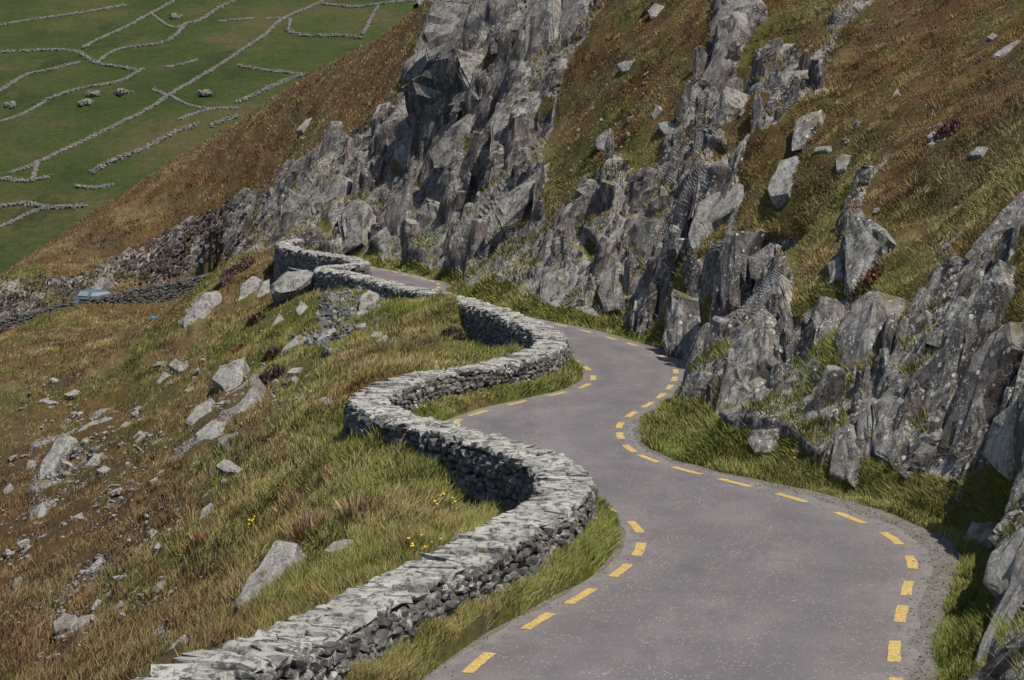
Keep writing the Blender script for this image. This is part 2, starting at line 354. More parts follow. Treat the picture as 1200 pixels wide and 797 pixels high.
for i in range(NC):
    s = np.linspace(0, arc[i, -1], NR); DEP[i] = np.interp(s, arc[i], dep); ZB[i] = np.interp(DEP[i], dep, Z0[i])
PB = np.stack([ax[:, None]*DEP, DEP, ZB], -1)
PYB = HY+F*(CH-ZB)/DEP
PXB = np.broadcast_to(cols[:, None], PYB.shape)
def nrm(P):
    a = np.gradient(P, axis=0); b = np.gradient(P, axis=1); n = np.cross(a, b)
    n /= np.maximum(1e-9, np.linalg.norm(n, axis=-1, keepdims=True)); return np.where(n[..., 2:] < 0, -n, n)
def smooth_grid(A, k):
    for _ in range(k):
        A = A.copy(); A[1:-1] = (A[:-2]+2*A[1:-1]+A[2:])/4; A[:, 1:-1] = (A[:, :-2]+2*A[:, 1:-1]+A[:, 2:])/4
    return A
NB = smooth_grid(nrm(PB), 12); NB /= np.linalg.norm(NB, axis=-1, keepdims=True)
def hit(px, py):             # first terrain point seen through a photo pixel
    f = np.interp(px, cols, np.arange(NC)); i = int(min(NC-2, f)); t = f-i
    c = PYB[i]; k = np.argmax(c <= py)
    if k == 0: k = 1
    d = np.interp(py, [c[k], c[k-1]], [DEP[i, k], DEP[i, k-1]])
    return pix(px, py, d), NB[i, k]

# ------------------------------------------------------------------ where bare rock shows (outcrops), before displacement
ROCKS = [  # outline in photo pixels, cover 0..1
 ([(325,290),(330,215),(395,172),(470,130),(480,70),(500,10),(515,-60),(700,-60),(705,10),(672,60),(652,95),(655,140),(640,200),(640,352),(560,338),(520,322),(430,300)], 1.0),
 ([(630,356),(640,235),(690,205),(712,175),(745,190),(790,150),(812,110),(840,20),(860,-40),(920,-40),(880,40),(862,110),(850,150),(866,190),(870,212),(835,262),(806,300),(790,330),(785,402),(700,372)], 0.95),
 ([(785,470),(778,400),(800,300),(870,210),(880,220),(860,270),(860,330),(890,280),(930,285),(925,380),(900,350),(870,400),(900,430),(950,350),(985,350),(985,290),(1000,240),(1045,275),(1020,340),(1035,345),(1010,440),(1060,415),(1090,330),(1115,300),(1175,290),(1190,330),(1140,420),(1170,390),(1200,380),(1200,480),(1260,480),(1260,640),(1130,640),(1115,590),(1000,558),(920,525),(860,515),(825,470)], 0.85),
 ([(785,476),(795,395),(840,345),(900,370),(1000,380),(1060,400),(1130,400),(1210,430),(1260,480),(1260,640),(1130,640),(1115,590),(1000,558),(920,525),(860,515),(825,470)], 1.5),
 ([(1128,640),(1145,606),(1280,600),(1280,760),(1300,860),(1140,860),(1150,760),(1165,700)], 0.9),
 ([(-60,330),(100,322),(190,272),(300,222),(360,180),(470,125),(478,170),(330,215),(325,290),(250,312),(130,342),(-60,392)], 0.62),
 ([(1012,-8),(1026,-2),(988,42),(962,84),(934,128),(914,128),(942,75),(974,34)], 0.8), ([(1040,166),(1048,172),(1030,207),(1016,244),(1002,244),(1014,200)], 0.9), ([(1150,233),(1167,223),(1142,267),(1112,304),(1098,297),(1124,262)], 0.9),
 ([(1180,228),(1210,212),(1210,262),(1180,284)], 0.8), ([(880,128),(905,118),(925,130),(905,165),(880,187),(866,177)], 0.7), ([(1085,120),(1110,108),(1104,128),(1080,150),(1066,150)], 0.7), ([(1140,330),(1165,318),(1160,345),(1135,372)], 0.7),
 ([(210,378),(228,350),(257,340),(262,358),(225,395)], 1), ([(890,60),(945,45),(930,90),(900,130),(880,110)], 0.5),
 ([(0,690),(40,660),(120,640),(135,660),(100,690),(40,730),(0,750)], 0.35), ([(30,600),(45,490),(135,485),(120,520),(70,560),(50,620)], 0.4),
 ([(170,520),(250,470),(300,440),(300,480),(270,530),(200,540)], 0.45),
]
pts2 = np.stack([PXB.ravel(), PYB.ravel()], 1)
RW = np.zeros(len(pts2))
PBf = PB.reshape(-1, 3)
en = fbm(PBf*np.array([0.55, 0.4, 0.3]), 5, 77)
for poly, cov in ROCKS:
    poly = np.array(poly, float); r = np.ptp(poly, axis=0).max()
    bb = (pts2[:, 0] > poly[:, 0].min()-40) & (pts2[:, 0] < poly[:, 0].max()+40) & (pts2[:, 1] > poly[:, 1].min()-40) & (pts2[:, 1] < poly[:, 1].max()+40)
    q = pts2[bb]; ins = inside(poly, q); dd = pdist(np.vstack([poly, poly[:1]]), q); sdv = np.where(ins, dd, -dd)
    v = sstep(-6, 10, sdv+14*en[bb])*sstep(-0.55, -0.25, en[bb]*(1.0)+(cov-0.75)*1.6)
    RW[bb] = np.maximum(RW[bb], v)
POCKET = [[(520,196),(535,180),(552,160),(556,172),(538,190),(524,203)],[(560,245),(566,215),(578,186),(586,192),(576,225),(566,252)],[(636,240),(655,215),(690,192),(712,186),(716,196),(690,214),(660,240),(640,252)],
 [(752,246),(766,228),(782,220),(784,230),(768,244),(756,254)],[(622,136),(632,122),(652,114),(654,124),(638,134)],[(502,256),(512,240),(520,244),(512,262)],[(640,282),(648,262),(658,262),(652,284)],[(530,290),(534,268),(542,270),(540,292)],
 [(600,262),(612,240),(622,244),(612,268)],[(690,300),(700,285),(706,292),(698,312)],[(716,330),(722,315),(732,320),(726,338)],[(560,80),(575,62),(585,66),(572,86)],[(400,235),(416,212),(430,214),(418,236)],[(452,200),(462,184),(474,188),(464,206)],
 [(480,225),(490,205),(500,208),(490,230)],[(812,300),(822,285),(840,270),(850,262),(848,280),(826,300)],[(735,215),(760,180),(785,165),(780,185),(752,215)],[(842,180),(850,172),(858,178),(852,196)],[(370,270),(385,258),(392,264),(380,280)]]
for poly in POCKET:
    poly = np.array(poly, float); lo_, hi_ = poly.min(0)-15, poly.max(0)+15
    bb = np.all((pts2 > lo_) & (pts2 < hi_), axis=1); q = pts2[bb]
    if not len(q): continue
    dd = pdist(np.vstack([poly, poly[:1]]), q); sdv = np.where(inside(poly, q), dd, -dd)
    RW[bb] *= 1-sstep(-5, 3, sdv+6*en[bb])
# keep road shelf free of rock
near = PBf[:, 1] < 126
insr = np.zeros(len(PBf), bool); insr[near] = inside(CORR, PBf[near][:, :2]); RW[insr] = 0
ins2 = inside(CORR2, PBf[:, :2]); RW[ins2] = 0
drr = np.full(len(PBf), 99.0); drr[near] = pdist(CR, PBf[near][:, :2]); RW *= sstep(0.3, 0.9, drr)
RW = smooth_grid(RW.reshape(NC, NR), 2).ravel()

def slabs(p, A, seed, fn, tau):   # 3-D cells in a stretched frame; plane offset fn of each cell, blended over a narrow joint; crack measure; cell id
    val = np.zeros(len(p)); crk = np.zeros(len(p)); ids = np.zeros((len(p), 3), np.int64)
    for s0 in range(0, len(p), 40000):
        q = p[s0:s0+40000]@A.T; i0 = np.floor(q).astype(np.int64); D = []; V = []; I = []
        for dx in (-1, 0, 1):
            for dy in (-1, 0, 1):
                for dz in (-1, 0, 1):
                    c = i0+np.array([dx, dy, dz])
                    r = [hsh(c[:, 0], c[:, 1], c[:, 2], seed+k) for k in range(1, 8)]
                    dq = q-(c+0.1+0.8*np.stack(r[:3], 1))
                    D.append((dq*dq).sum(1)); V.append(fn(r[3:], dq)); I.append(c)
        D = np.array(D); V = np.array(V); k1 = D.argmin(0); m1 = D.min(0)
        wv = np.exp(-np.minimum((D-m1)/tau, 40)); val[s0:s0+40000] = (wv*V).sum(0)/wv.sum(0)
        Ds = np.partition(D, 1, axis=0); crk[s0:s0+40000] = np.sqrt(Ds[1])-np.sqrt(Ds[0])
        ids[s0:s0+40000] = np.stack(I)[k1, np.arange(len(q))]
    return val, crk, ids
Tdir = Vector((0.27, 0.10, 0.95)).normalized(); U = Tdir.cross(Vector((0, 1, 0))).normalized(); Wd = Tdir.cross(U)
FR = np.array([U[:], Wd[:], Tdir[:]])
ri = np.where(RW > 0.03)[0]
P = PBf[ri]; N = NB.reshape(-1, 3)[ri].copy()
N[:, 2] *= 0.8; N /= np.linalg.norm(N, axis=1, keepdims=True)
warp = np.stack([fbm(P*0.5, 3, 3), fbm(P*0.5, 3, 4), fbm(P*0.5, 3, 5)], 1)*0.5
disp = np.zeros(len(P)); CID = None
AMP = np.clip(P[:, 1]/70, 0.6, 1.5)
for (sx, sz, amp, tilt, crack, seed, tau) in ((3.4, 8.5, 0.75, 0.26, 0.20, 100, 0.13), (1.15, 3.6, 0.24, 0.26, 0.10, 200, 0.12)):
    A = np.diag([1/sx, 1/sx, 1/sz])@FR
    fn = lambda r, dq: amp*(r[0]-0.5)*1.2 + tilt*sx*((r[1]-0.5)*dq[:, 0]+(r[2]-0.5)*dq[:, 1])*1.6 + tilt*sz*0.22*(r[3]-0.5)*dq[:, 2]
    v, crk, cid = slabs(P+warp*min(1, sx*0.35), A, seed, fn, tau)
    disp += AMP*(v - crack*(1-sstep(0.0, 0.16, crk)))
    if seed == 200: CID = cid
DG = np.zeros(len(PBf)); DG[ri] = (disp+0.25)*RW[ri]
DG = smooth_grid(DG.reshape(NC, NR), 5).ravel()
NH = NB.reshape(-1, 3).copy(); NH[:, 2] *= 0.8; NH /= np.linalg.norm(NH, axis=1, keepdims=True)
PD = PBf+NH*DG[:, None]
PD[ri] += N*(0.14*fbm(P@FR.T*np.array([2.2, 2.2, 0.7]), 4, 8)*RW[ri])[:, None]
# hummocks of turf
tw = 1-np.clip(RW*1.3, 0, 1); tw[insr] = 0
low_l = sstep(480, 300, PXB.ravel())*sstep(350, 420, PYB.ravel())*(PBf[:, 1] < 130)
PD[:, 2] += tw*low_l*(0.55*np.abs(fbm(PBf*0.30, 4, 37))+0.28*np.floor(fbm(PBf*0.5, 3, 39)*3)/3-0.1)
PD[:, 2] += tw*np.clip(PXB.ravel()/300-2, 0, 1)*0.28*np.abs(fbm(PBf*0.8, 4, 35))
PD[:, 2] += tw*(0.10*fbm(PBf*1.1, 4, 31)+0.10*fbm(PBf*np.array([0.45, .45, .45]), 3, 33))*np.clip((PBf[:, 1])/40, 0.6, 2.0)
PDg = PD.reshape(NC, NR, 3)
ND = nrm(PDg)

# ------------------------------------------------------------------ colours of the vegetation
ANCH = np.array([(450,560,.54,.43,.03),(350,650,.42,.44,.14),(470,600,.48,.46,.06),(390,540,.56,.36,.08),(200,700,.2,.2,.6),(50,600,.08,.10,.82),(150,600,.12,.14,.74),(100,420,.36,.2,.44),(250,480,.22,.24,.54),(450,420,.36,.4,.24),(320,400,.5,.25,.25),(60,720,.12,.16,.72),
  (1100,150,.24,.18,.58),(1000,60,.2,.22,.58),(900,280,.3,.26,.44),(750,80,.2,.2,.6),(650,250,.4,.25,.35),(300,180,.03,.28,.69),(150,280,.03,.28,.69),(420,60,.03,.24,.73),
  (700,370,.85,.15,0),(850,490,.82,.18,0),(930,540,.75,.25,0),(1000,560,.68,.32,0),(1110,700,.82,.18,0),(650,650,.72,.28,0),(560,460,.72,.28,0),(470,310,.75,.25,0),(450,760,.6,.4,0)])
GREEN, GREEN2 = np.array((0.090,0.125,0.020)), np.array((0.200,0.205,0.048))
STRAW, STRAW2 = np.array((0.38,0.30,0.145)), np.array((0.27,0.205,0.085))
RUST, BROWN = np.array((0.190,0.105,0.046)), np.array((0.125,0.096,0.052))
def grasscol(P3, jit):
    px = 600+F*P3[:, 0]/P3[:, 1]; py = HY+F*(CH-P3[:, 2])/P3[:, 1]
    ww = 1/(((px[:, None]-ANCH[:, 0])**2+(py[:, None]-ANCH[:, 1])**2)+900)**1.5
    ww /= ww.sum(1, keepdims=True); g = ww@ANCH[:, 2:]
    n = np.stack([fbm(P3*0.42, 5, 50, 0.6), fbm(P3*0.42+9, 5, 60, 0.6), fbm(P3*0.42+21, 5, 70, 0.6)], 1)
    g = np.maximum(0.001, g+0.8*n+0.5*(jit[:, :3]-0.5)); g = g**2; g /= g.sum(1, keepdims=True)
    a = jit[:, 3:4]; b = np.clip(0.5+fbm(P3*0.3+5, 3, 80)*0.9, 0, 1)[:, None]
    c = g[:, :1]*(GREEN*(1-a)+GREEN2*a)+g[:, 1:2]*(STRAW*(1-a)+STRAW2*a)+g[:, 2:]*(RUST*b+BROWN*(1-b))
    return c*(0.75+0.5*jit[:, 4:5])
def gcol(P3, k):
    out = np.empty((len(P3), 3))
    for a in range(0, len(P3), 100000): out[a:a+100000] = grasscol(P3[a:a+100000], k[a:a+100000])
    return out
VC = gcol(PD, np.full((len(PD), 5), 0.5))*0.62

# ------------------------------------------------------------------ cut the ground into its pieces
idx = np.arange(NC*NR).reshape(NC, NR)
Q = np.stack([idx[:-1, :-1], idx[1:, :-1], idx[1:, 1:], idx[:-1, 1:]], -1).reshape(-1, 4)
qc = PD[Q].mean(1); qr = RW[Q].mean(1); qn = ND.reshape(-1, 3)[Q].mean(1)
qpx = 600+F*qc[:, 0]/qc[:, 1]; qpy = HY+F*(CH-qc[:, 2])/qc[:, 1]
isrock = qr > 0.42
left_of_wall = np.zeros(len(qc), bool)
qin = insr[Q].mean(1) > 0.5
xr = np.interp(qc[:, 1], RIGHT[:, 1][np.argsort(RIGHT[:, 1])], RIGHT[:, 0][np.argsort(RIGHT[:, 1])])
side_left = (qc[:, 0] < xr-1.0)
# far spur: the hillside that carries the brown skyline
spur = (qc[:, 1] > 128) & (qpx < 560)
def piece(name, sel, mat, label, cover=None, parent=None, smooth=True):
    if not sel.any(): return None
    v, f, c = sub_mesh(PD, Q[sel], VC); o = mesh_np(name, v, f, mat, parent, smooth, c)
    tag(o, label, None, None, 'structure'); return o
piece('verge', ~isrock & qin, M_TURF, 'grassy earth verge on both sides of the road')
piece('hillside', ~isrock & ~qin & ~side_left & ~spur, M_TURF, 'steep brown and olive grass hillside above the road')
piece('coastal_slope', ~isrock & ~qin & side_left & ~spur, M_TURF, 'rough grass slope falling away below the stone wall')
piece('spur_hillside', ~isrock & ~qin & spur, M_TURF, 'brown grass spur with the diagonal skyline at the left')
# cliffs, each broken into its slabs
cliff_of = np.full(len(Q), -1)
cliff_of[isrock & (qpx >= 785) & ((qpy > 205) | (qpx > 940)) & (qc[:, 1] < 72)] = 0
cliff_of[isrock & (cliff_of < 0) & (qpx >= 640) & ~side_left] = 1
cliff_of[isrock & (cliff_of < 0) & (qpx >= 318) & (qpy < 300)] = 2
cliff_of[isrock & (cliff_of < 0) & spur] = 3
cliff_of[isrock & (cliff_of < 0)] = 4
LAB = ['near crag of leaning dark slabs dotted with white lichen', 'tall grey slate cliff over the middle bend of the road', 'massive far cliff with dark overhanging faces above the last bend',
       'low rubbly rock cutting along the far road in the bay', 'low bedrock showing through the grass slope']
CLIFFS = []
for k in range(5):
    sel = np.where(cliff_of == k)[0]
    root = empty('cliff' if k < 3 else 'rock_outcrop', tuple(qc[sel].mean(0)*np.array([1, 1, 0])) if len(sel) else (0, 0, 0)); tag(root, LAB[k], None, None, 'structure'); CLIFFS.append(root)
    mat = M_CRAG if k == 0 else M_CLIFF
    if len(sel) == 0: continue
    v, f, _ = sub_mesh(PD, Q[sel]); mesh_np('rock_face', v-np.array(root.location), f, mat, root)

# ------------------------------------------------------------------ stones: a few shared shapes
def stone_proto(seed, flat=0.9):
    r = np.random.default_rng(seed)
    c = np.array([(x, y, z) for x in (-1, 1) for y in (-1, 1) for z in (-1, 1)], float)*0.82
    f = np.array([(1.0, 0, 0), (-1.0, 0, 0), (0, 1.0, 0), (0, -1.0, 0), (0, 0, 1.0), (0, 0, -1.0)])
    V = np.vstack([c, f]); V += r.uniform(-0.19, 0.19, V.shape); V[:8] *= r.uniform(0.78, 1.12, (8, 1))
    quads = [((4, 6, 7, 5), 8), ((0, 1, 3, 2), 9), ((2, 3, 7, 6), 10), ((0, 4, 5, 1), 11), ((1, 5, 7, 3), 12), ((0, 2, 6, 4), 13)]
    T = [(q[i], q[(i+1) % 4], c_) for q, c_ in quads for i in range(4)]
    return V, np.array(T)
PROTO = [stone_proto(k) for k in range(14)]
def proto_mesh(name, mat):
    out = []
    for V, T in PROTO:
        o = mesh_np(name, V, T, mat); me = o.data; bpy.data.objects.remove(o); out.append(me)
    return out
def joined(pos, R, S, kind):      # many stones into one vertex/face list
    Vs, Ts, b = [], [], 0
    for k in range(len(PROTO)):
        sel = np.where(kind == k)[0]
        if not len(sel): continue
        V, T = PROTO[k]
        W_ = np.einsum('nij,nvj->nvi', R[sel], V[None]*S[sel][:, None])+pos[sel][:, None]
        Vs.append(W_.reshape(-1, 3)); Ts.append((T[None]+(np.arange(len(sel))*len(V))[:, None, None]).reshape(-1, 3)+b); b += len(sel)*len(V)
    return np.vstack(Vs), np.vstack(Ts)
def axes(t, n, roll, yaw):
    """frames: x along t, y along n, z up; small roll about n and yaw about up"""
    t = np.c_[t, np.zeros(len(t))]; n = np.c_[n, np.zeros(len(n))]; u = np.tile([0, 0, 1.0], (len(t), 1))
    c, s_ = np.cos(roll)[:, None], np.sin(roll)[:, None]
    x = t*c+u*s_; z = u*c-t*s_; y = n
    c, s_ = np.cos(yaw)[:, None], np.sin(yaw)[:, None]
    return np.stack([x*c+y*s_, y*c-x*s_, z], -1)
def put(name, me, mat4, root):
    o = bpy.data.objects.new(name, me); C.objects.link(o); o.parent = root
    o.matrix_local = Matrix.Translation(-root.location)@mat4; return o
def mat4(R, S, p):
    m_ = np.eye(4); m_[:3, :3] = R*S[None, :]; m_[:3, 3] = p; return Matrix(m_.tolist())

def stone_wall(label, cat, path, ztop, half, low, stone, cap_len, nparts, name='stone_wall', zcap=0.105, sides=(1, -1), group=None):
    r = np.random.default_rng(len(path)); root = empty(name, (path[0, 0], path[0, 1], 0)); tag(root, label, cat, group)
    sl = np.r_[0, np.cumsum(np.linalg.norm(np.diff(path, axis=0), axis=1))]; Ltot = sl[-1]
    tan = tangents(path); nor = np.stack([tan[:, 1], -tan[:, 0]], 1)
    at = lambda s, A: np.stack([np.interp(s, sl, A[:, k]) for k in range(A.shape[1])], 1)
    POS, RR_, SS, KK, FC, CAP = [], [], [], [], [], []
    for side in sides:
        z = 0.10; row = 0
        while z < low:
            h = stone[1]*r.uniform(0.75, 1.3); n = int(Ltot/stone[0]*1.5)
            ln = stone[0]*r.uniform(0.45, 1.5, n); s = np.cumsum(ln*0.93)-r.uniform(0, 0.3); ok = s < Ltot; s, ln = s[ok], ln[ok]
            t, nn, p = at(s, tan), at(s, nor), at(s, path); m_ = len(s)
            zc = np.interp(s, sl, ztop)-z-h/2+r.uniform(-0.03, 0.03, m_)+0.05*np.sin(s*0.9+row)
            bat = 0.05*z
            xy = p+nn*side*(half-0.06+bat+r.uniform(-0.05, 0.04, m_))[:, None]
            zg = H(p+nn*side*(half+bat+0.10))
            keep = zc+h*0.5 > zg-0.12
            POS.append(np.c_[xy, zc][keep]); RR_.append(axes(t, nn, r.normal(0, 0.26, m_), r.normal(0, 0.25, m_))[keep])
            SS.append(np.c_[ln*0.56, np.full(m_, 0.14)*r.uniform(0.8, 1.3, m_), h*0.60*r.uniform(0.8, 1.25, m_)][keep])
            FC.append((nn*side)[keep]); KK.append(r.integers(0, len(PROTO), m_)[keep]); CAP.append(np.full(keep.sum(), 2 if side > 0 else 0))
            z += h*0.9; row += 1
    # capping: rough flat stones laid across the top
    s = 0.0; rows = []
    while s < Ltot:
        ln = cap_len*r.uniform(0.5, 1.4); rows.append((s+ln/2, ln)); s += ln*0.86
    for s, ln in rows:
        k = r.choice([1, 2, 2, 3]); cuts = np.sort(r.uniform(-0.5, 0.5, k-1)); e = np.r_[-1, cuts, 1]*(half+0.0)
        for a, b in zip(e[:-1], e[1:]):
            ss = np.array([s+r.uniform(-0.05, 0.05)]); t, nn, p = at(ss, tan), at(ss, nor), at(ss, path)
            POS.append(np.c_[p+nn*(a+b)/2, np.interp(ss, sl, ztop)-zcap*0.35+r.uniform(-0.045, 0.04)])
            RR_.append(axes(t, nn, r.normal(0, 0.09, 1), r.normal(0, 0.28, 1))); SS.append(np.array([[ln*0.60, (b-a)*0.58+0.02, zcap*r.uniform(0.55, 0.95)]]))
            FC.append(np.zeros((1, 2))); KK.append(r.integers(0, len(PROTO), 1)); CAP.append(np.ones(1))
    POS, RR_, SS, KK, FC, CAP = map(np.concatenate, (POS, RR_, SS, KK, FC, CAP))
    d = POS[:, 1]; px = 600+F*POS[:, 0]/d; py = HY+F*(CH-POS[:, 2])/d
    face = np.where(CAP == 1, 0.5, -(FC[:, 0]*POS[:, 0]+FC[:, 1]*POS[:, 1])/np.hypot(POS[:, 0], POS[:, 1]))
    score = SS[:, 0]*SS[:, 2]**0.5/d*(face > 0.12)*(px > 0)*(px < 1200)*(py < 797)*(1+0.3*face)
    order = np.argsort(-score)[:nparts]; order = order[score[order] > 0]
    part = np.zeros(len(POS), bool); part[order] = True
    pm = {0: proto_mesh('stone', M_STONE), 2: proto_mesh('stone', M_STONE2), 1: proto_mesh('coping_stone', M_COPE)}
    for i in order:
        put('coping_stone' if CAP[i] == 1 else 'stone', pm[int(CAP[i])][KK[i]], mat4(RR_[i], SS[i], POS[i]), root)
    for c, mt, nm in ((0, M_STONE, 'rubble_stones'), (2, M_STONE2, 'rubble_stones'), (1, M_COPE, 'coping_stones')):
        sel = ~part & (CAP == c)
        if sel.any():
            v, f = joined(POS[sel], RR_[sel], SS[sel], KK[sel]); tag(mesh_np(nm, v-np.array(root.location), f, mt, root), kind='stuff')
    # earth and small stone core
    pc = path[::2]; n2 = nor[::2]; zt = ztop[::2]; hw = half-0.12
    ring = np.stack([np.c_[pc-n2*hw, zt-low], np.c_[pc-n2*hw, zt-0.08], np.c_[pc+n2*hw, zt-0.08], np.c_[pc+n2*hw, zt-low]], 1)
    V = ring.reshape(-1, 3); n = len(pc); fs = [(4*i+k, 4*i+k+1, 4*i+k+5, 4*i+k+4) for i in range(n-1) for k in range(3)]
    fs += [(0, 1, 2, 3), (4*n-4, 4*n-3, 4*n-2, 4*n-1)]
    mesh_np('wall_core', V-np.array(root.location), np.array(fs), M_CORE, root)
    return root

# ------------------------------------------------------------------ road
from mathutils.geometry import tessellate_polygon
def sheet(name, poly, z, mat):
    T = tessellate_polygon([[Vector((x, y, 0)) for x, y in poly]])
    V = np.c_[poly, np.full(len(poly), z)]; T = np.array(T)
    n = np.cross(V[T[:, 1]]-V[T[:, 0]], V[T[:, 2]]-V[T[:, 0]])[:, 2]; T[n < 0] = T[n < 0][:, ::-1]
    return mesh_np(name, V, T, mat)
def along(P_, n):
    q = np.r_[0, np.cumsum(np.linalg.norm(np.diff(P_, axis=0), axis=1))]; t = np.linspace(0, q[-1], n)
    return np.stack([np.interp(t, q, P_[:, k]) for k in (0, 1)], 1)
nl, nw_ = 520, 13
ea, eb = along(LEDGE, nl), along(REDGE, nl); uu = np.linspace(0, 1, nw_)
RV = np.concatenate([ea[:, None]*(1-uu)[None, :, None]+eb[:, None]*uu[None, :, None], np.zeros((nl, nw_, 1))], -1).reshape(-1, 3)
rix = np.arange(nl*nw_).reshape(nl, nw_)
road = mesh_np('road', RV, np.stack([rix[:-1, :-1], rix[:-1, 1:], rix[1:, 1:], rix[1:, :-1]], -1).reshape(-1, 4), M_ROAD, None, True, np.tile(uu[None, :, None], (nl, 1, 3)).reshape(-1, 3))
tag(road, 'narrow winding asphalt road flecked with pale chippings', kind='structure')
tag(sheet('gravel_margin', np.vstack([GL, GRV[::-1]]), -0.006, M_GRAVEL), 'loose gravel along both edges of the asphalt', kind='structure')
gr = np.random.default_rng(77); gs = []
for E_, sgn, dens in ((REDGE, 1, 9), (LEDGE, -1, 6)):
    nE = offset(E_, 1.0)-E_
    for i in range(0, len(E_)):
        if E_[i, 1] > 70: continue
        for _ in range(dens):
            o_ = gr.normal(0.12, 0.20)*sgn; gs.append(np.r_[E_[i]+nE[i]*o_+gr.normal(0, 0.1, 2), 0.004])
gs = np.array(gs); ga = gr.uniform(0, 6.283, len(gs)); gsz = gr.uniform(0.004, 0.014, (len(gs), 1))*gr.uniform(0.7, 1.3, (len(gs), 3))
v, f = joined(gs, axes(np.stack([np.cos(ga), np.sin(ga)], 1), np.stack([-np.sin(ga), np.cos(ga)], 1), ga*0, ga*0), gsz, gr.integers(0, 14, len(gs)))
tag(mesh_np('loose_grit', v, f, M_GRAVEL), 'loose grit and small chippings along the edges of the asphalt', kind='stuff')
def dashes(line, px):
    s = np.r_[0, np.cumsum(np.linalg.norm(np.diff(line, axis=0), axis=1))]
    at = []
    for q in px:
        p = gp(*q); at.append(s[np.argmin(((line-p)**2).sum(1))])
    at = sorted(at); full = []
    for a, b in zip(at[:-1], at[1:]):
        full.append(a); g_ = b-a
        if g_ > 2.9:
            k = int(round(g_/1.95)); full += [a+g_*i/k for i in range(1, k)]
    full.append(at[-1]); full += [at[0]-1.95, at[0]-3.9]
    tn = tangents(line); 
    for c in full:
        hl = 0.56*random.uniform(0.92, 1.06); m_ = np.linspace(c-hl, c+hl, 7); hw = 0.088
        P_ = np.stack([np.interp(m_, s, line[:, k]) for k in (0, 1)], 1); t = np.stack([np.interp(m_, s, tn[:, k]) for k in (0, 1)], 1)
        n = np.stack([t[:, 1], -t[:, 0]], 1); t0 = np.random.default_rng(int(c*100) % 9999).uniform(-0.012, 0.012, (7, 2))
        V = np.vstack([np.c_[P_-n*(hw+t0[:, :1]), np.full(7, 0.006)], np.c_[P_+n*(hw+t0[:, 1:]), np.full(7, 0.006)]])
        fs = [(i, i+7, i+8, i+1) for i in range(6)]
        mesh_np('edge_line_dash', V, np.array(fs), M_PAINT, road)
dashes(LL, L_PX+L2_PX); dashes(RR, R_PX+R2_PX+R3_PX+R4_PX)

# ------------------------------------------------------------------ dry-stone walls
zt = ZT+0.05*fbm(np.c_[WALLC*0.25, WALLC[:, :1]*0], 3, 41)
brk = int(np.argmin(((WALLC-gp(497, 340, ZT))**2).sum(1)))
hf = 0.46
stone_wall('long winding dry-stone wall with lichened capping beside the road in the foreground', 'stone wall', WALLC[:brk], zt[:brk], hf, 2.7, (0.21, 0.11), 0.27, 300)
stone_wall('far dry-stone wall curling round the last bend below the dark cliff', 'stone wall', WALLC[brk:], zt[brk:], 0.42, 2.6, (0.36, 0.19), 0.4, 240)
M_KEEP = (M_STONE, M_COPE); M_STONE = M_COPE = M_DARKSTONE
stone_wall('low dry-stone retaining wall across the bay at the far left', 'stone wall', W2C, W2Z, 0.40, 3.4, (0.36, 0.17), 0.45, 240, sides=(-1,))
M_STONE, M_COPE = M_KEEP

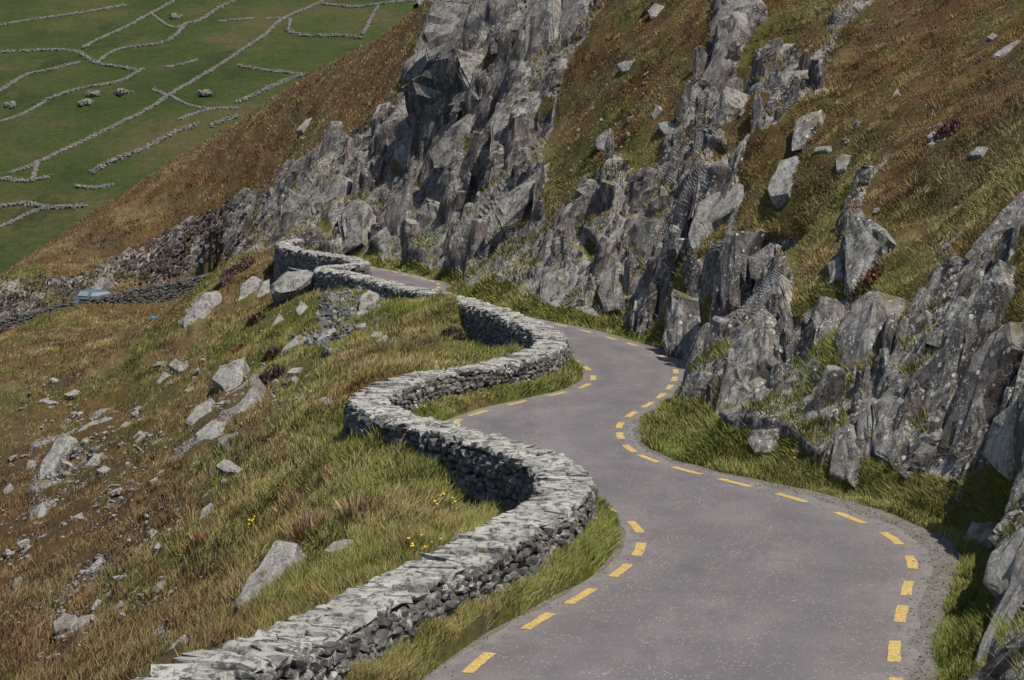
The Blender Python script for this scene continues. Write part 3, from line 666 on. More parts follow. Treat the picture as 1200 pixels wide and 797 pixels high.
# ------------------------------------------------------------------ rock pieces traced from the photograph, given depth
def rock_mesh(name, outline, mat, thick, tilt=(0, 0, 0), bulge=0.25, rough=0.05, parent=None, seed=0, lift=0.0, depth=None):
    r = np.random.default_rng(seed+17)
    hs = [hit(*q) for q in outline]; P_ = np.array([h[0] for h in hs]); n = np.mean([h[1] for h in hs], axis=0)
    c0 = P_.mean(0); 
    med = np.median(P_[:, 1]); c0[1] = np.clip(c0[1], med-1.5, med+1.5)
    cx, cy = np.mean([q[0] for q in outline]), np.mean([q[1] for q in outline]); c0, n1 = hit(cx, cy)
    if depth: c0 = pix(cx, cy, hit(cx, max(q[1] for q in outline)+1.5)[0][1]-0.25); n = np.array([-0.15, -0.9, 0.45])*len(hs); n1 = n/len(hs); P_ = c0[None]
    n = n+n1; n = n/np.linalg.norm(n)+np.array(tilt, float)
    view = np.array([0, 0, CH])-c0; view /= np.linalg.norm(view)
    n /= np.linalg.norm(n)
    k = n@view
    if k < 0.5: n = n+view*(0.55-k); n /= np.linalg.norm(n)
    size = max(np.ptp([q[0] for q in outline]), np.ptp([q[1] for q in outline]))/F*c0[1]
    th = thick*size
    org = c0+n*(th*(0.35+lift))
    eye = np.array([0, 0, CH]); front = []
    for q in outline:
        dr = pix(q[0], q[1], 1.0)-eye; t = ((org-eye)@n)/(dr@n); t = np.clip(t, c0[1]-size*1.2, c0[1]+size*1.2); front.append(eye+dr*t)
    front = np.array(front); m_ = len(front); cen = front.mean(0)
    bm = bmesh.new()
    fr = [bm.verts.new(p) for p in front]
    bk = [bm.verts.new(cen+(p-cen)*1.10-n*th*1.25) for p in front]
    ed = [bm.verts.new(cen+(p-cen)*(0.80+0.1*r.random())+n*th*bulge*r.uniform(0.5, 1.1)) for p in front]
    cv = bm.verts.new(cen+n*th*bulge*1.1+(front[r.integers(m_)]-cen)*0.25)
    for i in range(m_):
        j = (i+1) % m_
        bm.faces.new((fr[i], fr[j], ed[j], ed[i])); bm.faces.new((bk[i], bk[j], fr[j], fr[i])); bm.faces.new((ed[i], ed[j], cv))
    bmesh.ops.triangulate(bm, faces=bm.faces[:])
    bmesh.ops.subdivide_edges(bm, edges=bm.edges[:], cuts=2, use_grid_fill=True)
    bmesh.ops.triangulate(bm, faces=bm.faces[:])
    bmesh.ops.recalc_face_normals(bm, faces=bm.faces[:])
    V = np.array([v.co for v in bm.verts]); N_ = np.array([v.normal for v in bm.verts])
    fz = FR@V.T
    a = fbm(fz.T*np.array([3.2, 3.2, 0.7])/max(0.4, size**0.5), 3, 90+seed)*rough*size*1.3+fbm(V*6/max(.5, size**.5), 3, 91+seed)*rough*size*0.5
    V = V+N_*a[:, None]
    T = np.array([[v.index for v in f.verts] for f in bm.faces]); bm.free()
    off = np.array(parent.location) if parent else np.array([c0[0], c0[1], c0[2]])
    o = mesh_np(name, V-off, T, mat, parent)
    if not parent: o.location = c0
    return o
# ---- slabs of the cliffs (cliff index, outline, tilt of the face)
SL = [
 (2,[(473,103),(500,72),(533,57),(540,77),(560,117),(547,130),(510,160),(510,197),(490,190),(478,133)],(-.5,-.1,-.3),.35),
 (2,[(495,43),(500,17),(517,0),(560,0),(587,17),(560,43),(533,57),(500,72)],(0,-.2,.2),.3),
 (2,[(597,63),(620,20),(630,-8),(647,-8),(650,50),(633,77),(603,103),(593,97)],(-.3,-.2,0),.3),
 (2,[(660,-8),(690,-8),(687,23),(663,50),(653,48)],(-.2,-.2,0),.3),
 (2,[(503,177),(547,133),(556,135),(548,165),(527,197),(507,197)],(.1,-.2,.2),.2),
 (2,[(580,133),(613,110),(653,103),(627,133),(600,157),(573,187),(573,150)],(.2,-.1,.3),.25),
 (2,[(590,230),(633,200),(663,180),(657,200),(617,240),(587,266),(580,247)],(.2,-.1,.3),.25),
 (2,[(330,240),(345,225),(370,232),(362,262),(345,280),(328,278)],(0,-.2,0),.35),
 (2,[(365,240),(400,205),(412,215),(398,250),(372,275)],(-.2,-.2,0),.3),
 (2,[(440,290),(455,235),(480,215),(478,260),(462,300)],(-.3,-.2,0),.3),
 (2,[(485,255),(500,232),(515,240),(520,290),(505,305),(488,300)],(-.2,-.2,0),.3),
 (2,[(537,285),(545,240),(560,235),(558,290),(548,312)],(-.2,-.2,0),.3),
 (2,[(465,150),(478,135),(484,175),(475,200),(462,185)],(0,-.2,0),.3),
 (2,[(395,250),(415,230),(430,240),(424,285),(402,298)],(-.25,-.2,0),.3),
 (1,[(697,163),(710,152),(723,160),(717,177),(700,175)],(0,-.2,.2),.4),
 (1,[(686,226),(702,211),(710,216),(700,245),(690,257)],(-.1,-.2,0),.35),
 (1,[(712,218),(729,197),(737,226),(720,255),(705,258)],(-.2,-.2,0),.3),
 (1,[(732,296),(735,275),(749,252),(773,258),(769,285),(759,333),(746,319)],(-.3,-.3,0),.25),
 (1,[(688,262),(705,255),(713,275),(702,299),(683,304),(676,285)],(-.2,-.2,0),.3),
 (1,[(632,309),(645,294),(653,298),(653,329),(630,353),(626,335)],(-.2,-.2,0),.3),
 (1,[(813,150),(833,143),(850,100),(855,123),(852,167),(862,190),(843,213),(822,220),(808,200)],(-.3,-.2,0),.3),
 (1,[(843,20),(863,13),(867,33),(857,77),(837,110),(817,100),(833,63)],(-.3,-.2,0),.35),
 (1,[(655,340),(665,300),(678,310),(674,352),(662,358)],(-.3,-.2,0),.35),
 (1,[(700,345),(716,300),(728,310),(726,362),(708,366)],(-.3,-.2,0),.35),
 (1,[(740,340),(752,325),(764,345),(766,382),(750,378)],(-.3,-.2,0),.35),
 (1,[(768,330),(785,262),(796,268),(784,380),(774,384)],(-.4,-.2,0),.3),
 (0,[(805,275),(817,240),(861,211),(871,218),(868,241),(834,262),(812,292)],(.2,-.1,.2),.2),
 (0,[(900,222),(913,187),(933,182),(940,197),(923,227),(903,230)],(.2,-.1,.2),.25),
 (0,[(932,142),(947,135),(963,128),(960,143),(950,153),(943,173),(928,177)],(0,-.2,.1),.35),
 (0,[(847,366),(843,299),(850,273),(865,269),(863,306),(855,356)],(-.4,-.2,-.1),.25),
 (0,[(867,293),(887,266),(892,270),(877,299),(872,329),(866,320)],(-.1,-.2,0),.3),
 (0,[(877,303),(903,283),(917,289),(900,310),(887,329),(880,326)],(0,-.2,.1),.3),
 (0,[(899,333),(915,321),(927,369),(920,393),(907,359)],(-.2,-.2,0),.3),
 (0,[(989,319),(990,273),(1000,246),(1017,253),(1042,279),(1027,296),(1013,326),(997,353)],(-.3,-.2,0),.3),
 (0,[(953,373),(963,351),(980,353),(978,399),(967,453),(957,419)],(-.1,-.2,.1),.3),
 (0,[(977,479),(980,396),(1000,359),(1017,339),(1030,343),(1020,413),(1007,446),(1000,483),(987,526)],(-.4,-.2,-.1),.2),
 (0,[(923,433),(952,419),(943,443),(957,479),(947,526),(927,523),(922,473)],(-.3,-.2,-.1),.25),
 (0,[(880,416),(883,366),(893,356),(900,376),(900,426),(890,440)],(-.3,-.2,0),.3),
 (0,[(853,499),(867,463),(907,453),(910,479),(890,520),(866,515)],(-.2,-.2,.1),.3),
 (0,[(847,453),(853,409),(880,383),(882,433),(865,480),(857,479)],(-.2,-.2,0),.3),
 (0,[(1033,433),(1053,419),(1073,419),(1063,466),(1040,463)],(-.1,-.2,0),.3),
 (0,[(1022,472),(1040,460),(1063,473),(1060,519),(1045,545),(1025,532)],(-.2,-.2,0),.3),
 (0,[(1063,463),(1090,426),(1120,376),(1150,323),(1170,303),(1177,333),(1137,406),(1107,466),(1087,506),(1067,509)],(-.3,-.2,0),.18),
 (0,[(1107,479),(1133,433),(1163,393),(1183,379),(1187,409),(1153,466),(1120,532),(1095,535)],(-.3,-.2,0),.2),
 (0,[(1153,532),(1167,493),(1206,462),(1230,500),(1206,562),(1180,562)],(0,-.3,.1),.35),
 (0,[(1088,333),(1097,306),(1108,316),(1103,343),(1090,352)],(-.1,-.2,0),.4),
 (0,[(970,309),(987,299),(988,326),(972,332)],(-.1,-.2,0),.4),
 (0,[(1127,637),(1138,610),(1180,612),(1196,623),(1184,647),(1157,670),(1129,665)],(0,-.3,.2),.4),
 (0,[(1152,683),(1161,647),(1198,619),(1215,640),(1205,688),(1170,697)],(-.1,-.3,.1),.4),
 (0,[(1134,805),(1152,753),(1200,647),(1225,640),(1215,720),(1165,805)],(-.2,-.3,.2),.3),
 (0,[(1178,805),(1200,750),(1225,720),(1240,805)],(-.2,-.3,.2),.35),
 (0,[(792,430),(800,385),(815,372),(822,395),(812,445),(800,470)],(-.3,-.2,0),.3),
 (0,[(822,400),(838,372),(852,378),(842,420),(828,448)],(-.3,-.2,0),.3),
 (0,[(900,500),(908,462),(920,450),(925,500),(915,522)],(-.3,-.2,0),.3),
 (0,[(838,486),(850,432),(866,425),(874,470),(862,505),(846,508)],(-.3,-.2,0),.35),
 (0,[(876,515),(886,455),(905,445),(914,500),(902,530),(884,530)],(-.2,-.2,.1),.35),
 (0,[(930,538),(936,480),(953,470),(964,510),(952,548)],(-.3,-.2,0),.35),
 (0,[(972,556),(978,505),(994,495),(1004,530),(996,566)],(-.2,-.2,0),.35),
 (0,[(1005,510),(1010,470),(1022,465),(1024,520),(1012,545)],(-.3,-.2,0),.3),
 (0,[(785,420),(780,372),(790,340),(800,350),(798,400),(792,455),(784,470)],(-.5,-.1,0),.35),
]
for i, (k, ol, tl, th) in enumerate(SL):
    rock_mesh('slab', ol, M_PALE if i in (26, 27, 44, 47, 48, 49, 50) else (M_CRAG if k == 0 else M_CLIFF), th, tl, 0.07, 0.05, CLIFFS[k], i, 0.6 if i in (26, 27) else 0.3)
# ---- loose boulders and single outcrops, each a thing
BO = [
 ('boulder',[(274,710),(290,683),(328,632),(348,638),(344,655),(315,692),(297,714),(280,713)],M_GREY,.22,'long pale lichened boulder lying in the grass left of the wall'),
 ('boulder',[(160,800),(200,762),(217,742),(218,755),(210,779),(197,800)],M_GREY,.3,'flat grey slab touching the bottom edge beside the wall end'),
 ('boulder',[(177,747),(190,732),(203,742),(195,751)],M_GREY,.4,'small grey wedge of rock just above the bottom slab'),
 ('boulder',[(62,732),(77,719),(95,725),(84,740),(65,744)],M_GREY,.45,'dark grey blunt boulder of a close pair near the bottom left'),
 ('boulder',[(84,741),(95,724),(110,720),(108,728),(92,742),(78,748)],M_GREY,.35,'thin split slab leaning on the dark blunt boulder at the bottom left'),
 ('boulder',[(97,672),(120,652),(123,657),(107,677)],M_GREY,.25,'narrow pale slab in the thin grass above the split pair'),
 ('boulder',[(182,650),(190,639),(193,652),(186,654)],M_GREY,.45,'small upright pale stone in the middle of the scree'),
 ('boulder',[(232,610),(237,597),(248,590),(250,597),(240,611)],M_PALE,.3,'pale elongated stone lowest of the row along the grass edge'),
 ('boulder',[(232,590),(241,579),(250,580),(242,592)],M_PALE,.35,'pale round-edged stone midway in the row along the grass edge'),
 ('boulder',[(253,549),(262,539),(273,542),(285,549),(280,557),(263,556)],M_GREY,.4,'grey block with dark underside at the top of the grass edge row'),
 ('rock_outcrop',[(45,572),(47,545),(65,520),(80,508),(92,518),(70,540),(58,574)],M_GREY,.25,'tall leaning outcrop at the left with a long pale face'),
 ('rock_outcrop',[(88,507),(108,494),(132,489),(133,498),(112,510),(95,520)],M_GREY,.25,'pale ledge of rock above the tall leaning outcrop'),
 ('boulder',[(44,610),(50,587),(55,599),(51,620)],M_GREY,.35,'small dark pointed rock below the tall leaning outcrop'),
 ('boulder',[(2,577),(13,567),(17,574),(7,583)],M_GREY,.45,'rounded grey stone at the left edge of the picture'),
 ('boulder',[(98,549),(110,534),(122,530),(111,546)],M_PALE,.35,'pale slab above three small stones on the left slope'),
 ('boulder',[(112,553),(122,546),(130,549),(122,556)],M_PALE,.35,'small pale stone just below the pale slab on the left slope'),
 ('boulder',[(135,507),(148,494),(154,494),(143,506)],M_PALE,.3,'pale sliver of stone right of the long pale ledge'),
 ('rock_outcrop',[(247,446),(257,429),(285,421),(284,453),(273,474),(262,458)],M_GREY,.3,'big pointed grey rock with a flat five-sided face on the left slope'),
 ('rock_outcrop',[(270,503),(277,476),(303,443),(303,466),(287,489),(274,504)],M_GREY,.25,'long tilted slab leaning right of the five-sided rock'),
 ('rock_outcrop',[(228,509),(250,493),(267,496),(263,513),(247,523),(230,519)],M_GREY,.35,'rounded purplish outcrop at the foot of the tilted slab'),
 ('rock_outcrop',[(217,495),(230,479),(248,466),(247,483),(233,503)],M_GREY,.3,'broken streaky outcrop left of the tilted slab'),
 ('boulder',[(197,430),(207,421),(220,429),(208,437)],M_GREY,.45,'squat grey boulder, upper of two above the five-sided rock'),
 ('boulder',[(182,450),(193,436),(203,441),(192,453)],M_GREY,.4,'low grey boulder, lower of two above the five-sided rock'),
 ('rock_outcrop',[(213,378),(230,353),(242,342),(248,362),(240,380),(230,390),(218,394)],M_GREY,.3,'large grey outcrop face on the shoulder below the far retaining wall'),
 ('rock_outcrop',[(240,343),(257,341),(261,354),(249,366)],M_GREY,.35,'smaller dark outcrop joined above the large shoulder outcrop'),
 ('rock_outcrop',[(277,358),(283,334),(297,324),(307,328),(300,343),(285,359)],M_GREY,.3,'upright pale outcrop left of the biggest boulder'),
 ('boulder',[(300,352),(309,331),(316,327),(317,343),(311,352)],M_GREY,.3,'narrow pale stone squeezed between outcrop and biggest boulder'),
 ('boulder',[(316,336),(337,319),(360,315),(373,321),(363,333),(347,344),(327,349),(319,344)],M_GREY,.35,'biggest brown-grey boulder with an undercut dark base below the far wall'),
 ('boulder',[(346,365),(353,353),(361,359),(351,374)],M_GREY,.35,'small tilted block on the green knoll'),
 ('boulder',[(317,384),(328,368),(333,374),(321,385)],M_GREY,.3,'pale flat stone lying on the green knoll'),
 ('boulder',[(419,366),(423,348),(433,340),(444,345),(445,354),(432,361),(424,371)],M_PALE,.35,'pale upright boulder against the outer face of the far wall'),
 ('rock_outcrop',[(368,404),(380,390),(392,384),(395,391),(381,405)],M_GREY,.3,'grey bedrock at the foot of the spilled stones'),
 ('rock_outcrop',[(329,415),(338,404),(353,394),(363,398),(345,409)],M_GREY,.25,'low dark rock ribs left of the spilled stones'),
 ('boulder',[(432,410),(445,397),(453,392),(454,398),(440,411)],M_PALE,.25,'thin pale slab lying aslant in the grass above the wall bend'),
 ('boulder',[(506,441),(508,430),(514,428),(516,440)],M_PALE,.45,'small upright stone standing behind the wall at the middle bend'),
 ('boulder',[(372,469),(379,466),(388,466),(387,475),(378,477)],M_GREY,.4,'small dark block in a scatter of stones above the wall'),
 ('boulder',[(313,474),(322,463),(325,469),(317,477)],M_PALE,.35,'pale chip of rock right of the tilted slab'),
 ('boulder',[(330,447),(340,436),(351,432),(346,441),(334,449)],M_PALE,.2,'long thin white stone in the grass right of the five-sided rock'),
 ('boulder',[(379,648),(390,637),(404,633),(414,634),(408,645),(391,652)],M_GREY,.3,'half-buried grey rock among the pink grasses above the wall'),
 ('boulder',[(347,155),(360,140),(368,137),(355,155)],M_PALE,.3,'pale rock lying on the brown spur hillside'),
 ('boulder',[(436,142),(445,123),(453,121),(452,135),(441,143)],M_PALE,.35,'pale rock on the spur just left of the dark overhang'),
 ('boulder',[(416,170),(420,158),(428,157),(427,168)],M_PALE,.4,'small pale stone at the top of the broken slope'),
 ('boulder',[(722,77),(733,73),(750,72),(748,82),(730,86)],M_GREY,.35,'flat grey stone high in the brown grass above the cliff'),
 ('boulder',[(759,14),(768,4),(779,8),(774,22),(762,22)],M_GREY,.4,'grey block near the top edge above the cliff'),
 ('boulder',[(770,146),(785,142),(800,152),(792,162),(778,158)],M_GREY,.3,'pale ledge stone with black shade beneath it on the cliff top'),
 ('boulder',[(895,64),(915,53),(935,51),(925,60),(905,69)],M_PALE,.25,'flat pale slab lying on the upper hillside'),
 ('boulder',[(979,188),(987,180),(998,182),(991,200),(981,202)],M_GREY,.4,'dark grey block in rusty grass above the crag'),
 ('boulder',[(1085,162),(1094,153),(1112,162),(1107,169),(1092,168)],M_PALE,.35,'pale stone under a heather clump on the right hillside'),
 ('boulder',[(1133,184),(1145,174),(1158,173),(1151,184)],M_GREY,.35,'low grey stone right of the heather clump'),
 ('boulder',[(1162,67),(1178,54),(1197,48),(1186,61),(1170,69)],M_PALE,.25,'long pale stone at the upper right edge of the hillside'),
 ('boulder',[(1156,45),(1163,38),(1171,42),(1166,50)],M_GREY,.4,'small dark stone above the long pale one at the upper right'),
 ('boulder',[(880,100),(893,93),(897,98),(886,106)],M_PALE,.3,'small flat stone below the pale slab on the upper hillside'),
 ('boulder',[(1043,118),(1052,105),(1056,112),(1048,124)],M_GREY,.35,'small ridge of rock right of the upper hillside'),
]
for i, (nm, ol, mt, th, lb) in enumerate(BO):
    tag(rock_mesh(nm, ol, mt, th, (0, -.15, .25), 0.3, 0.04, None, 200+i, 1.3 if 'long pale lichened' in lb else 0.3, 1 if 'biggest brown' in lb else None), lb, 'rock' if nm == 'rock_outcrop' else 'boulder')
# ---- smaller leaning slabs standing out of the cliffs
def blade_proto(seed):
    r = np.random.default_rng(seed+900); m_ = r.integers(5, 7); rings = 6
    ang = np.sort(np.linspace(0, 2*np.pi, m_, endpoint=False)+r.uniform(-0.3, 0.3, m_))
    sec = np.stack([np.cos(ang), np.sin(ang)], 1)*r.uniform(0.75, 1.15, (m_, 1))
    V = []; top = r.uniform(-0.35, 0.35, 2)
    for k in range(rings):
        t = k/(rings-1); z = -1+2*t; sc_ = 1.0-0.25*t**2 if k < rings-1 else r.uniform(0.35, 0.7)
        P_ = sec*sc_+r.uniform(-0.09, 0.09, (m_, 2))+top*t*0.3
        zz = z+((sec@top)*0.9 if k >= rings-2 else 0)*(0.25 if k == rings-2 else 0.35)+r.uniform(-0.05, 0.05, m_)
        V.append(np.c_[P_, zz])
    V = np.vstack(V+[np.array([[top[0]*0.3, top[1]*0.3, 1.02]])])
    T = []
    for k in range(rings-1):
        for i in range(m_):
            a, b = k*m_+i, k*m_+(i+1) % m_; T += [(a, b, b+m_), (a, b+m_, a+m_)]
    T += [((rings-1)*m_+i, (rings-1)*m_+(i+1) % m_, len(V)-1) for i in range(m_)]
    bm = bmesh.new(); vv = [bm.verts.new(v) for v in V]
    for t in T: bm.faces.new([vv[i] for i in t])
    bmesh.ops.subdivide_edges(bm, edges=bm.edges[:], cuts=2, use_grid_fill=True); bmesh.ops.triangulate(bm, faces=bm.faces[:])
    bmesh.ops.recalc_face_normals(bm, faces=bm.faces[:]); bm.normal_update()
    V = np.array([v.co for v in bm.verts]); N_ = np.array([v.normal for v in bm.verts]); T = [[v.index for v in f.verts] for f in bm.faces]; bm.free()
    q = V*np.array([2.0, 2.0, 1.6])+seed*7.7
    st = np.floor(fbm(q*np.array([1, 1, 0.5]), 2, 400+seed)*4)/4
    V = V+N_*(0.30*st+0.16*fbm(q*2.2, 3, 420+seed))[:, None]*np.array([1, 1, 0.25])
    return V, np.array(T)
BL = [blade_proto(k) for k in range(18)]
SLO = [(np.array(q[1], float), min(a for a, b in q[1]), max(a for a, b in q[1]), min(b for a, b in q[1]), max(b for a, b in q[1])) for q in SL]
for k, npart, n, lo, hi in ((0, 236, 950, 16, 140), (1, 280, 620, 14, 95), (2, 285, 620, 14, 105), (3, 290, 700, 7, 24)):
    mt = M_CRAG if k == 0 else M_CLIFF; mes = []
    for V, T in BL:
        o = mesh_np('slab', V, T, mt); mes.append(o.data); bpy.data.objects.remove(o)
    cand = np.where((cliff_of == k) & (qr > 0.7) & (qpx > 0) & (qpx < 1230) & (qpy > -30) & (qpy < 800))[0]
    r = np.random.default_rng(300+k); root = CLIFFS[k]; pw = np.where((k == 0) & (qpy[cand] > 400) & (qpy[cand] < 600), 3.0, 1.0); pick = r.choice(cand, min(len(cand), n*4), replace=False, p=pw/pw.sum()); done = []; items = []
    for q in pick:
        p = qc[q]; d = p[1]; x, y = qpx[q], qpy[q]
        Lp = lo+(hi-lo)*r.random()**2.0
        if any(bx0 < x < bx1 and by0 < y < by1 and inside(ol_, np.array([[x, y]]))[0] for ol_, bx0, bx1, by0, by1 in SLO): continue
        if any((x-a)**2*3+(y-b)**2 < ((0.19 if k == 0 else 0.27)*(c+Lp)*0.75)**2 for a, b, c in done): continue
        L_ = Lp*d/F; done.append((x, y, Lp))
        lean = 0.20+r.normal(0, 0.13)+(0.22 if x > 1060 and k == 0 else 0)+(0.5*r.random() if k == 3 else 0)
        t = Vector((lean, 0.05+r.normal(0, 0.16), 0.93)).normalized()
        nb = NB.reshape(-1, 3)[Q[q, 0]]; wv = Vector((nb[0]-0.25, nb[1]-0.35, nb[2]*0.3)); wv = (wv-t*wv.dot(t)).normalized()
        wv = Matrix.Rotation(r.normal(-0.15, 0.6), 3, t)@wv; u = wv.cross(t)
        blk = r.random() < (0.2 if k == 0 else 0.42)
        wd, tk = (L_*r.uniform(0.22, 0.42), L_*r.uniform(0.14, 0.26)) if blk else (L_*r.uniform(0.12, 0.24), L_*r.uniform(0.06, 0.13))
        c = Vector(p)+wv*tk*r.uniform(-0.35, 0.45)-t*L_*0.10
        R_ = np.array([u[:], wv[:], t[:]]).T
        items.append((Lp, r.integers(len(mes)), R_, np.array([wd, tk, L_*0.52]), np.array(c)))
        if len(items) >= n: break
    items.sort(key=lambda q: -q[0])
    for Lp, mi, R_, S_, c in items[:npart]: put('slab', mes[mi], mat4(R_, S_, c), root)
    vs_, ts_, b_ = [], [], 0
    for Lp, mi, R_, S_, c in items[npart:]:
        V, T = BL[mi]; vs_.append((V*S_)@R_.T+c-np.array(root.location)); ts_.append(T+b_); b_ += len(V)
    if vs_: tag(mesh_np('rock_blocks', np.vstack(vs_), np.vstack(ts_), mt, root), kind='stuff')

# ---- loose stones on the slopes
r = np.random.default_rng(5)
SPH = ['around the pale ledge on the left slope', 'below the three small stones left of the scree', 'by the narrow pale slab at the lower left', 'near the split pair at the bottom left', 'beside the row of pale stones on the grass edge', 'along the grass edge above the pale lichened boulder', 'under the long pale ledge', 'around the five-sided rock and the tilted slab', 'between the tilted slab and the wall', 'in the grass under the spilled wall stones', 'below the tall leaning outcrop', 'around the two low boulders above the five-sided rock', 'in the bottom left corner', 'right of the tilted slab under the green knoll', 'by the brown heather above the bottom slab', 'at the top of the far cliff', 'beside the flat pale slab on the upper hillside', 'in the middle of the brown hillside above the crag', 'around the heather on the right hillside', 'on the cliff-top grass by the ledge stone', 'at the left edge below the far retaining wall', 'between the far wall and the grass hump']
SCR = [(90,500,70,30,26),(120,560,60,50,30),(60,640,50,40,26),(110,690,60,40,24),(180,620,50,60,26),(240,590,25,45,16),(150,520,60,25,14),(260,480,40,40,18),(340,470,45,25,20),(400,420,50,25,16),
       (30,560,35,40,14),(220,440,45,30,14),(60,740,60,35,14),(330,420,40,25,10),(210,690,30,30,6),(700,170,40,40,16),(930,120,50,40,12),(1000,190,90,60,12),(1120,180,60,50,8),(780,120,60,50,10),(60,450,60,40,10),(420,385,40,20,8)]
pm_s = {0: proto_mesh('loose_stone', M_GREY), 1: proto_mesh('loose_stone', M_PALE)}
def stones(spec, k, plo, phi_):
    out = []
    for ci, (x, y, sx, sy, n) in enumerate(spec):
        for _ in range(int(n*k)):
            px, py = x+r.normal(0, sx*0.55), y+r.normal(0, sy*0.55)
            if px < -3 or px > 1203 or py < 0 or py > 797: continue
            p, n_ = hit(px, py)
            if p[1] < 126 and inside(CORR, p[None, :2])[0]: continue
            sz = (plo+(phi_-plo)*r.random()**2.2)*p[1]/F*0.5
            lean = Vector((0.35+r.normal(0, .3), r.normal(0, .4), r.normal(0.15, .2))).normalized(); up_ = Vector(n_)+Vector(r.normal(0, .25, 3)); y_ = up_.cross(lean).normalized(); z_ = lean.cross(y_)
            out.append((p+np.array(n_)*sz*0.12, np.array([lean[:], y_[:], z_[:]]).T, np.array([sz*r.uniform(.9, 1.5), sz*r.uniform(.6, 1), sz*r.uniform(.35, .65)]), ci))
    return out
for p, R_, S_, rt in stones(SCR, 0.95, 5, 16):
    o = bpy.data.objects.new('loose_stone', pm_s[int(r.random() < 0.35)][r.integers(14)]); C.objects.link(o); o.matrix_world = mat4(R_, S_, p)
    tag(o, 'small loose grey stone '+SPH[rt], 'stone', 'loose stones '+SPH[rt])
fine = stones(SCR, 4.0, 2, 5.5)+stones([(130, 600, 130, 120, 800), (90, 690, 90, 60, 600), (60, 560, 60, 60, 260), (320, 480, 90, 50, 120)], 1.0, 1.8, 4.6)
v, f = joined(np.array([q[0] for q in fine]), np.array([q[1] for q in fine]), np.array([q[2] for q in fine]), r.integers(0, 14, len(fine)))
tag(mesh_np('scree', v, f, M_GREY), 'thin scatter of pale scree chips over the slopes', kind='stuff')
# spilled stones below the far wall
rb = []; pa = np.array([q[0] for q in ROCKS if q[1] == 0.62][0], float)
for _ in range(14000):
    if len(rb) >= 3600: break
    px, py = r.uniform(-10, 480), r.uniform(120, 395)
    if not inside(pa, np.array([[px, py]]))[0]: continue
    p, n_ = hit(px, py)
    if p[1] < 122 or inside(CORR2, p[None, :2])[0]: continue
    sz = r.uniform(2.0, 5.5)*p[1]/F*0.5; Z_ = (Vector((0.5, 0, 0.85))+Vector(r.normal(0, .25, 3))).normalized(); Y_ = Z_.cross(Vector(r.normal(0, 1, 3))).normalized(); X_ = Y_.cross(Z_)
    rb.append((p+np.array(n_)*sz*r.uniform(-0.2, 0.6), np.array([X_[:], Y_[:], Z_[:]]).T, np.array([sz*0.7, sz*0.55, sz*1.4])))
v, f = joined(np.array([q[0] for q in rb]), np.array([q[1] for q in rb]), np.array([q[2] for q in rb]), r.integers(0, 14, len(rb)))
tag(mesh_np('rubble', v, f, M_RUBBLE), 'broad band of brown broken rock along the far cutting', kind='stuff')
sp = []
tri = [((372,322),(470,342),(398,402)),((372,335),(430,350),(372,402)),((340,395),(395,388),(385,412))]
for (a, b, c), n in zip(tri, (520, 260, 120)):
    for _ in range(n):
        u_, v_ = r.random(2); 
        if u_+v_ > 1: u_, v_ = 1-u_, 1-v_
        px, py = a[0]+u_*(b[0]-a[0])+v_*(c[0]-a[0]), a[1]+u_*(b[1]-a[1])+v_*(c[1]-a[1]); p, n_ = hit(px, py)
        sz = r.uniform(2.5, 6.5)*p[1]/F*0.5; X_ = Vector(r.normal(0, 1, 3)).normalized(); Z_ = (Vector(n_)+Vector(r.normal(0, .5, 3))).normalized(); Y_ = Z_.cross(X_).normalized(); X_ = Y_.cross(Z_)
        sp.append((p+np.array(n_)*sz*r.uniform(0.1, 0.9), np.array([X_[:], Y_[:], Z_[:]]).T, np.array([sz*1.3, sz, sz*0.6])))
v, f = joined(np.array([q[0] for q in sp]), np.array([q[1] for q in sp]), np.array([q[2] for q in sp]), r.integers(0, 14, len(sp)))
tag(mesh_np('spilled_stones', v, f, M_STONE), 'fan of loose wall stones spilled below the far wall', kind='stuff')

# ------------------------------------------------------------------ far hillside of green fields and its walls
FA, FB = -164.0, 0.312
def farz(xy): return FA+FB*xy[..., 1]+4.0*fbm(np.concatenate([xy*0.011, xy[..., :1]*0], -1), 3, 71)
fc = np.linspace(-420, 760, 180); fd = np.linspace(360, 980, 240)
FX = np.stack([((fc[:, None]-600)/F)*fd[None], np.broadcast_to(fd, (180, 240))], -1)
FZ = farz(FX); FP = np.concatenate([FX, FZ[..., None]], -1).reshape(-1, 3)
fi = np.arange(180*240).reshape(180, 240)
m = NT('pasture', 0.95, 0.1)  # greens kept dark: cloud shade over the fields put into the colour
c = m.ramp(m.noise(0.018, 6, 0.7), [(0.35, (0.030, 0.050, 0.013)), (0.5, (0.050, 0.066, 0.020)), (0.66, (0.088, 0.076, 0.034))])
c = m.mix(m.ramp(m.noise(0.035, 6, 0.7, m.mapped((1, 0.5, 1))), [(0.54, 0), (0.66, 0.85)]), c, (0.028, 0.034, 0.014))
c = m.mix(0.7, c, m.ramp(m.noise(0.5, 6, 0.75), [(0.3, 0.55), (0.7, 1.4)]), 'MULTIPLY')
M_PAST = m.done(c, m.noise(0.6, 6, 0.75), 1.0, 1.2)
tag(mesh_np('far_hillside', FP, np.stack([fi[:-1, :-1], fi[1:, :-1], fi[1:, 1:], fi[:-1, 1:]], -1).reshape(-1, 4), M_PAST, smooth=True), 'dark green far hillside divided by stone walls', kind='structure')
def farhit(px, py):
    d = np.linspace(370, 970, 400); q = np.stack([(px-600)/F*d, d], 1); sy = HY+F*(CH-farz(q))/d
    k = int(np.argmax(sy <= py)); return np.array([q[k, 0], q[k, 1], farz(q[k])])
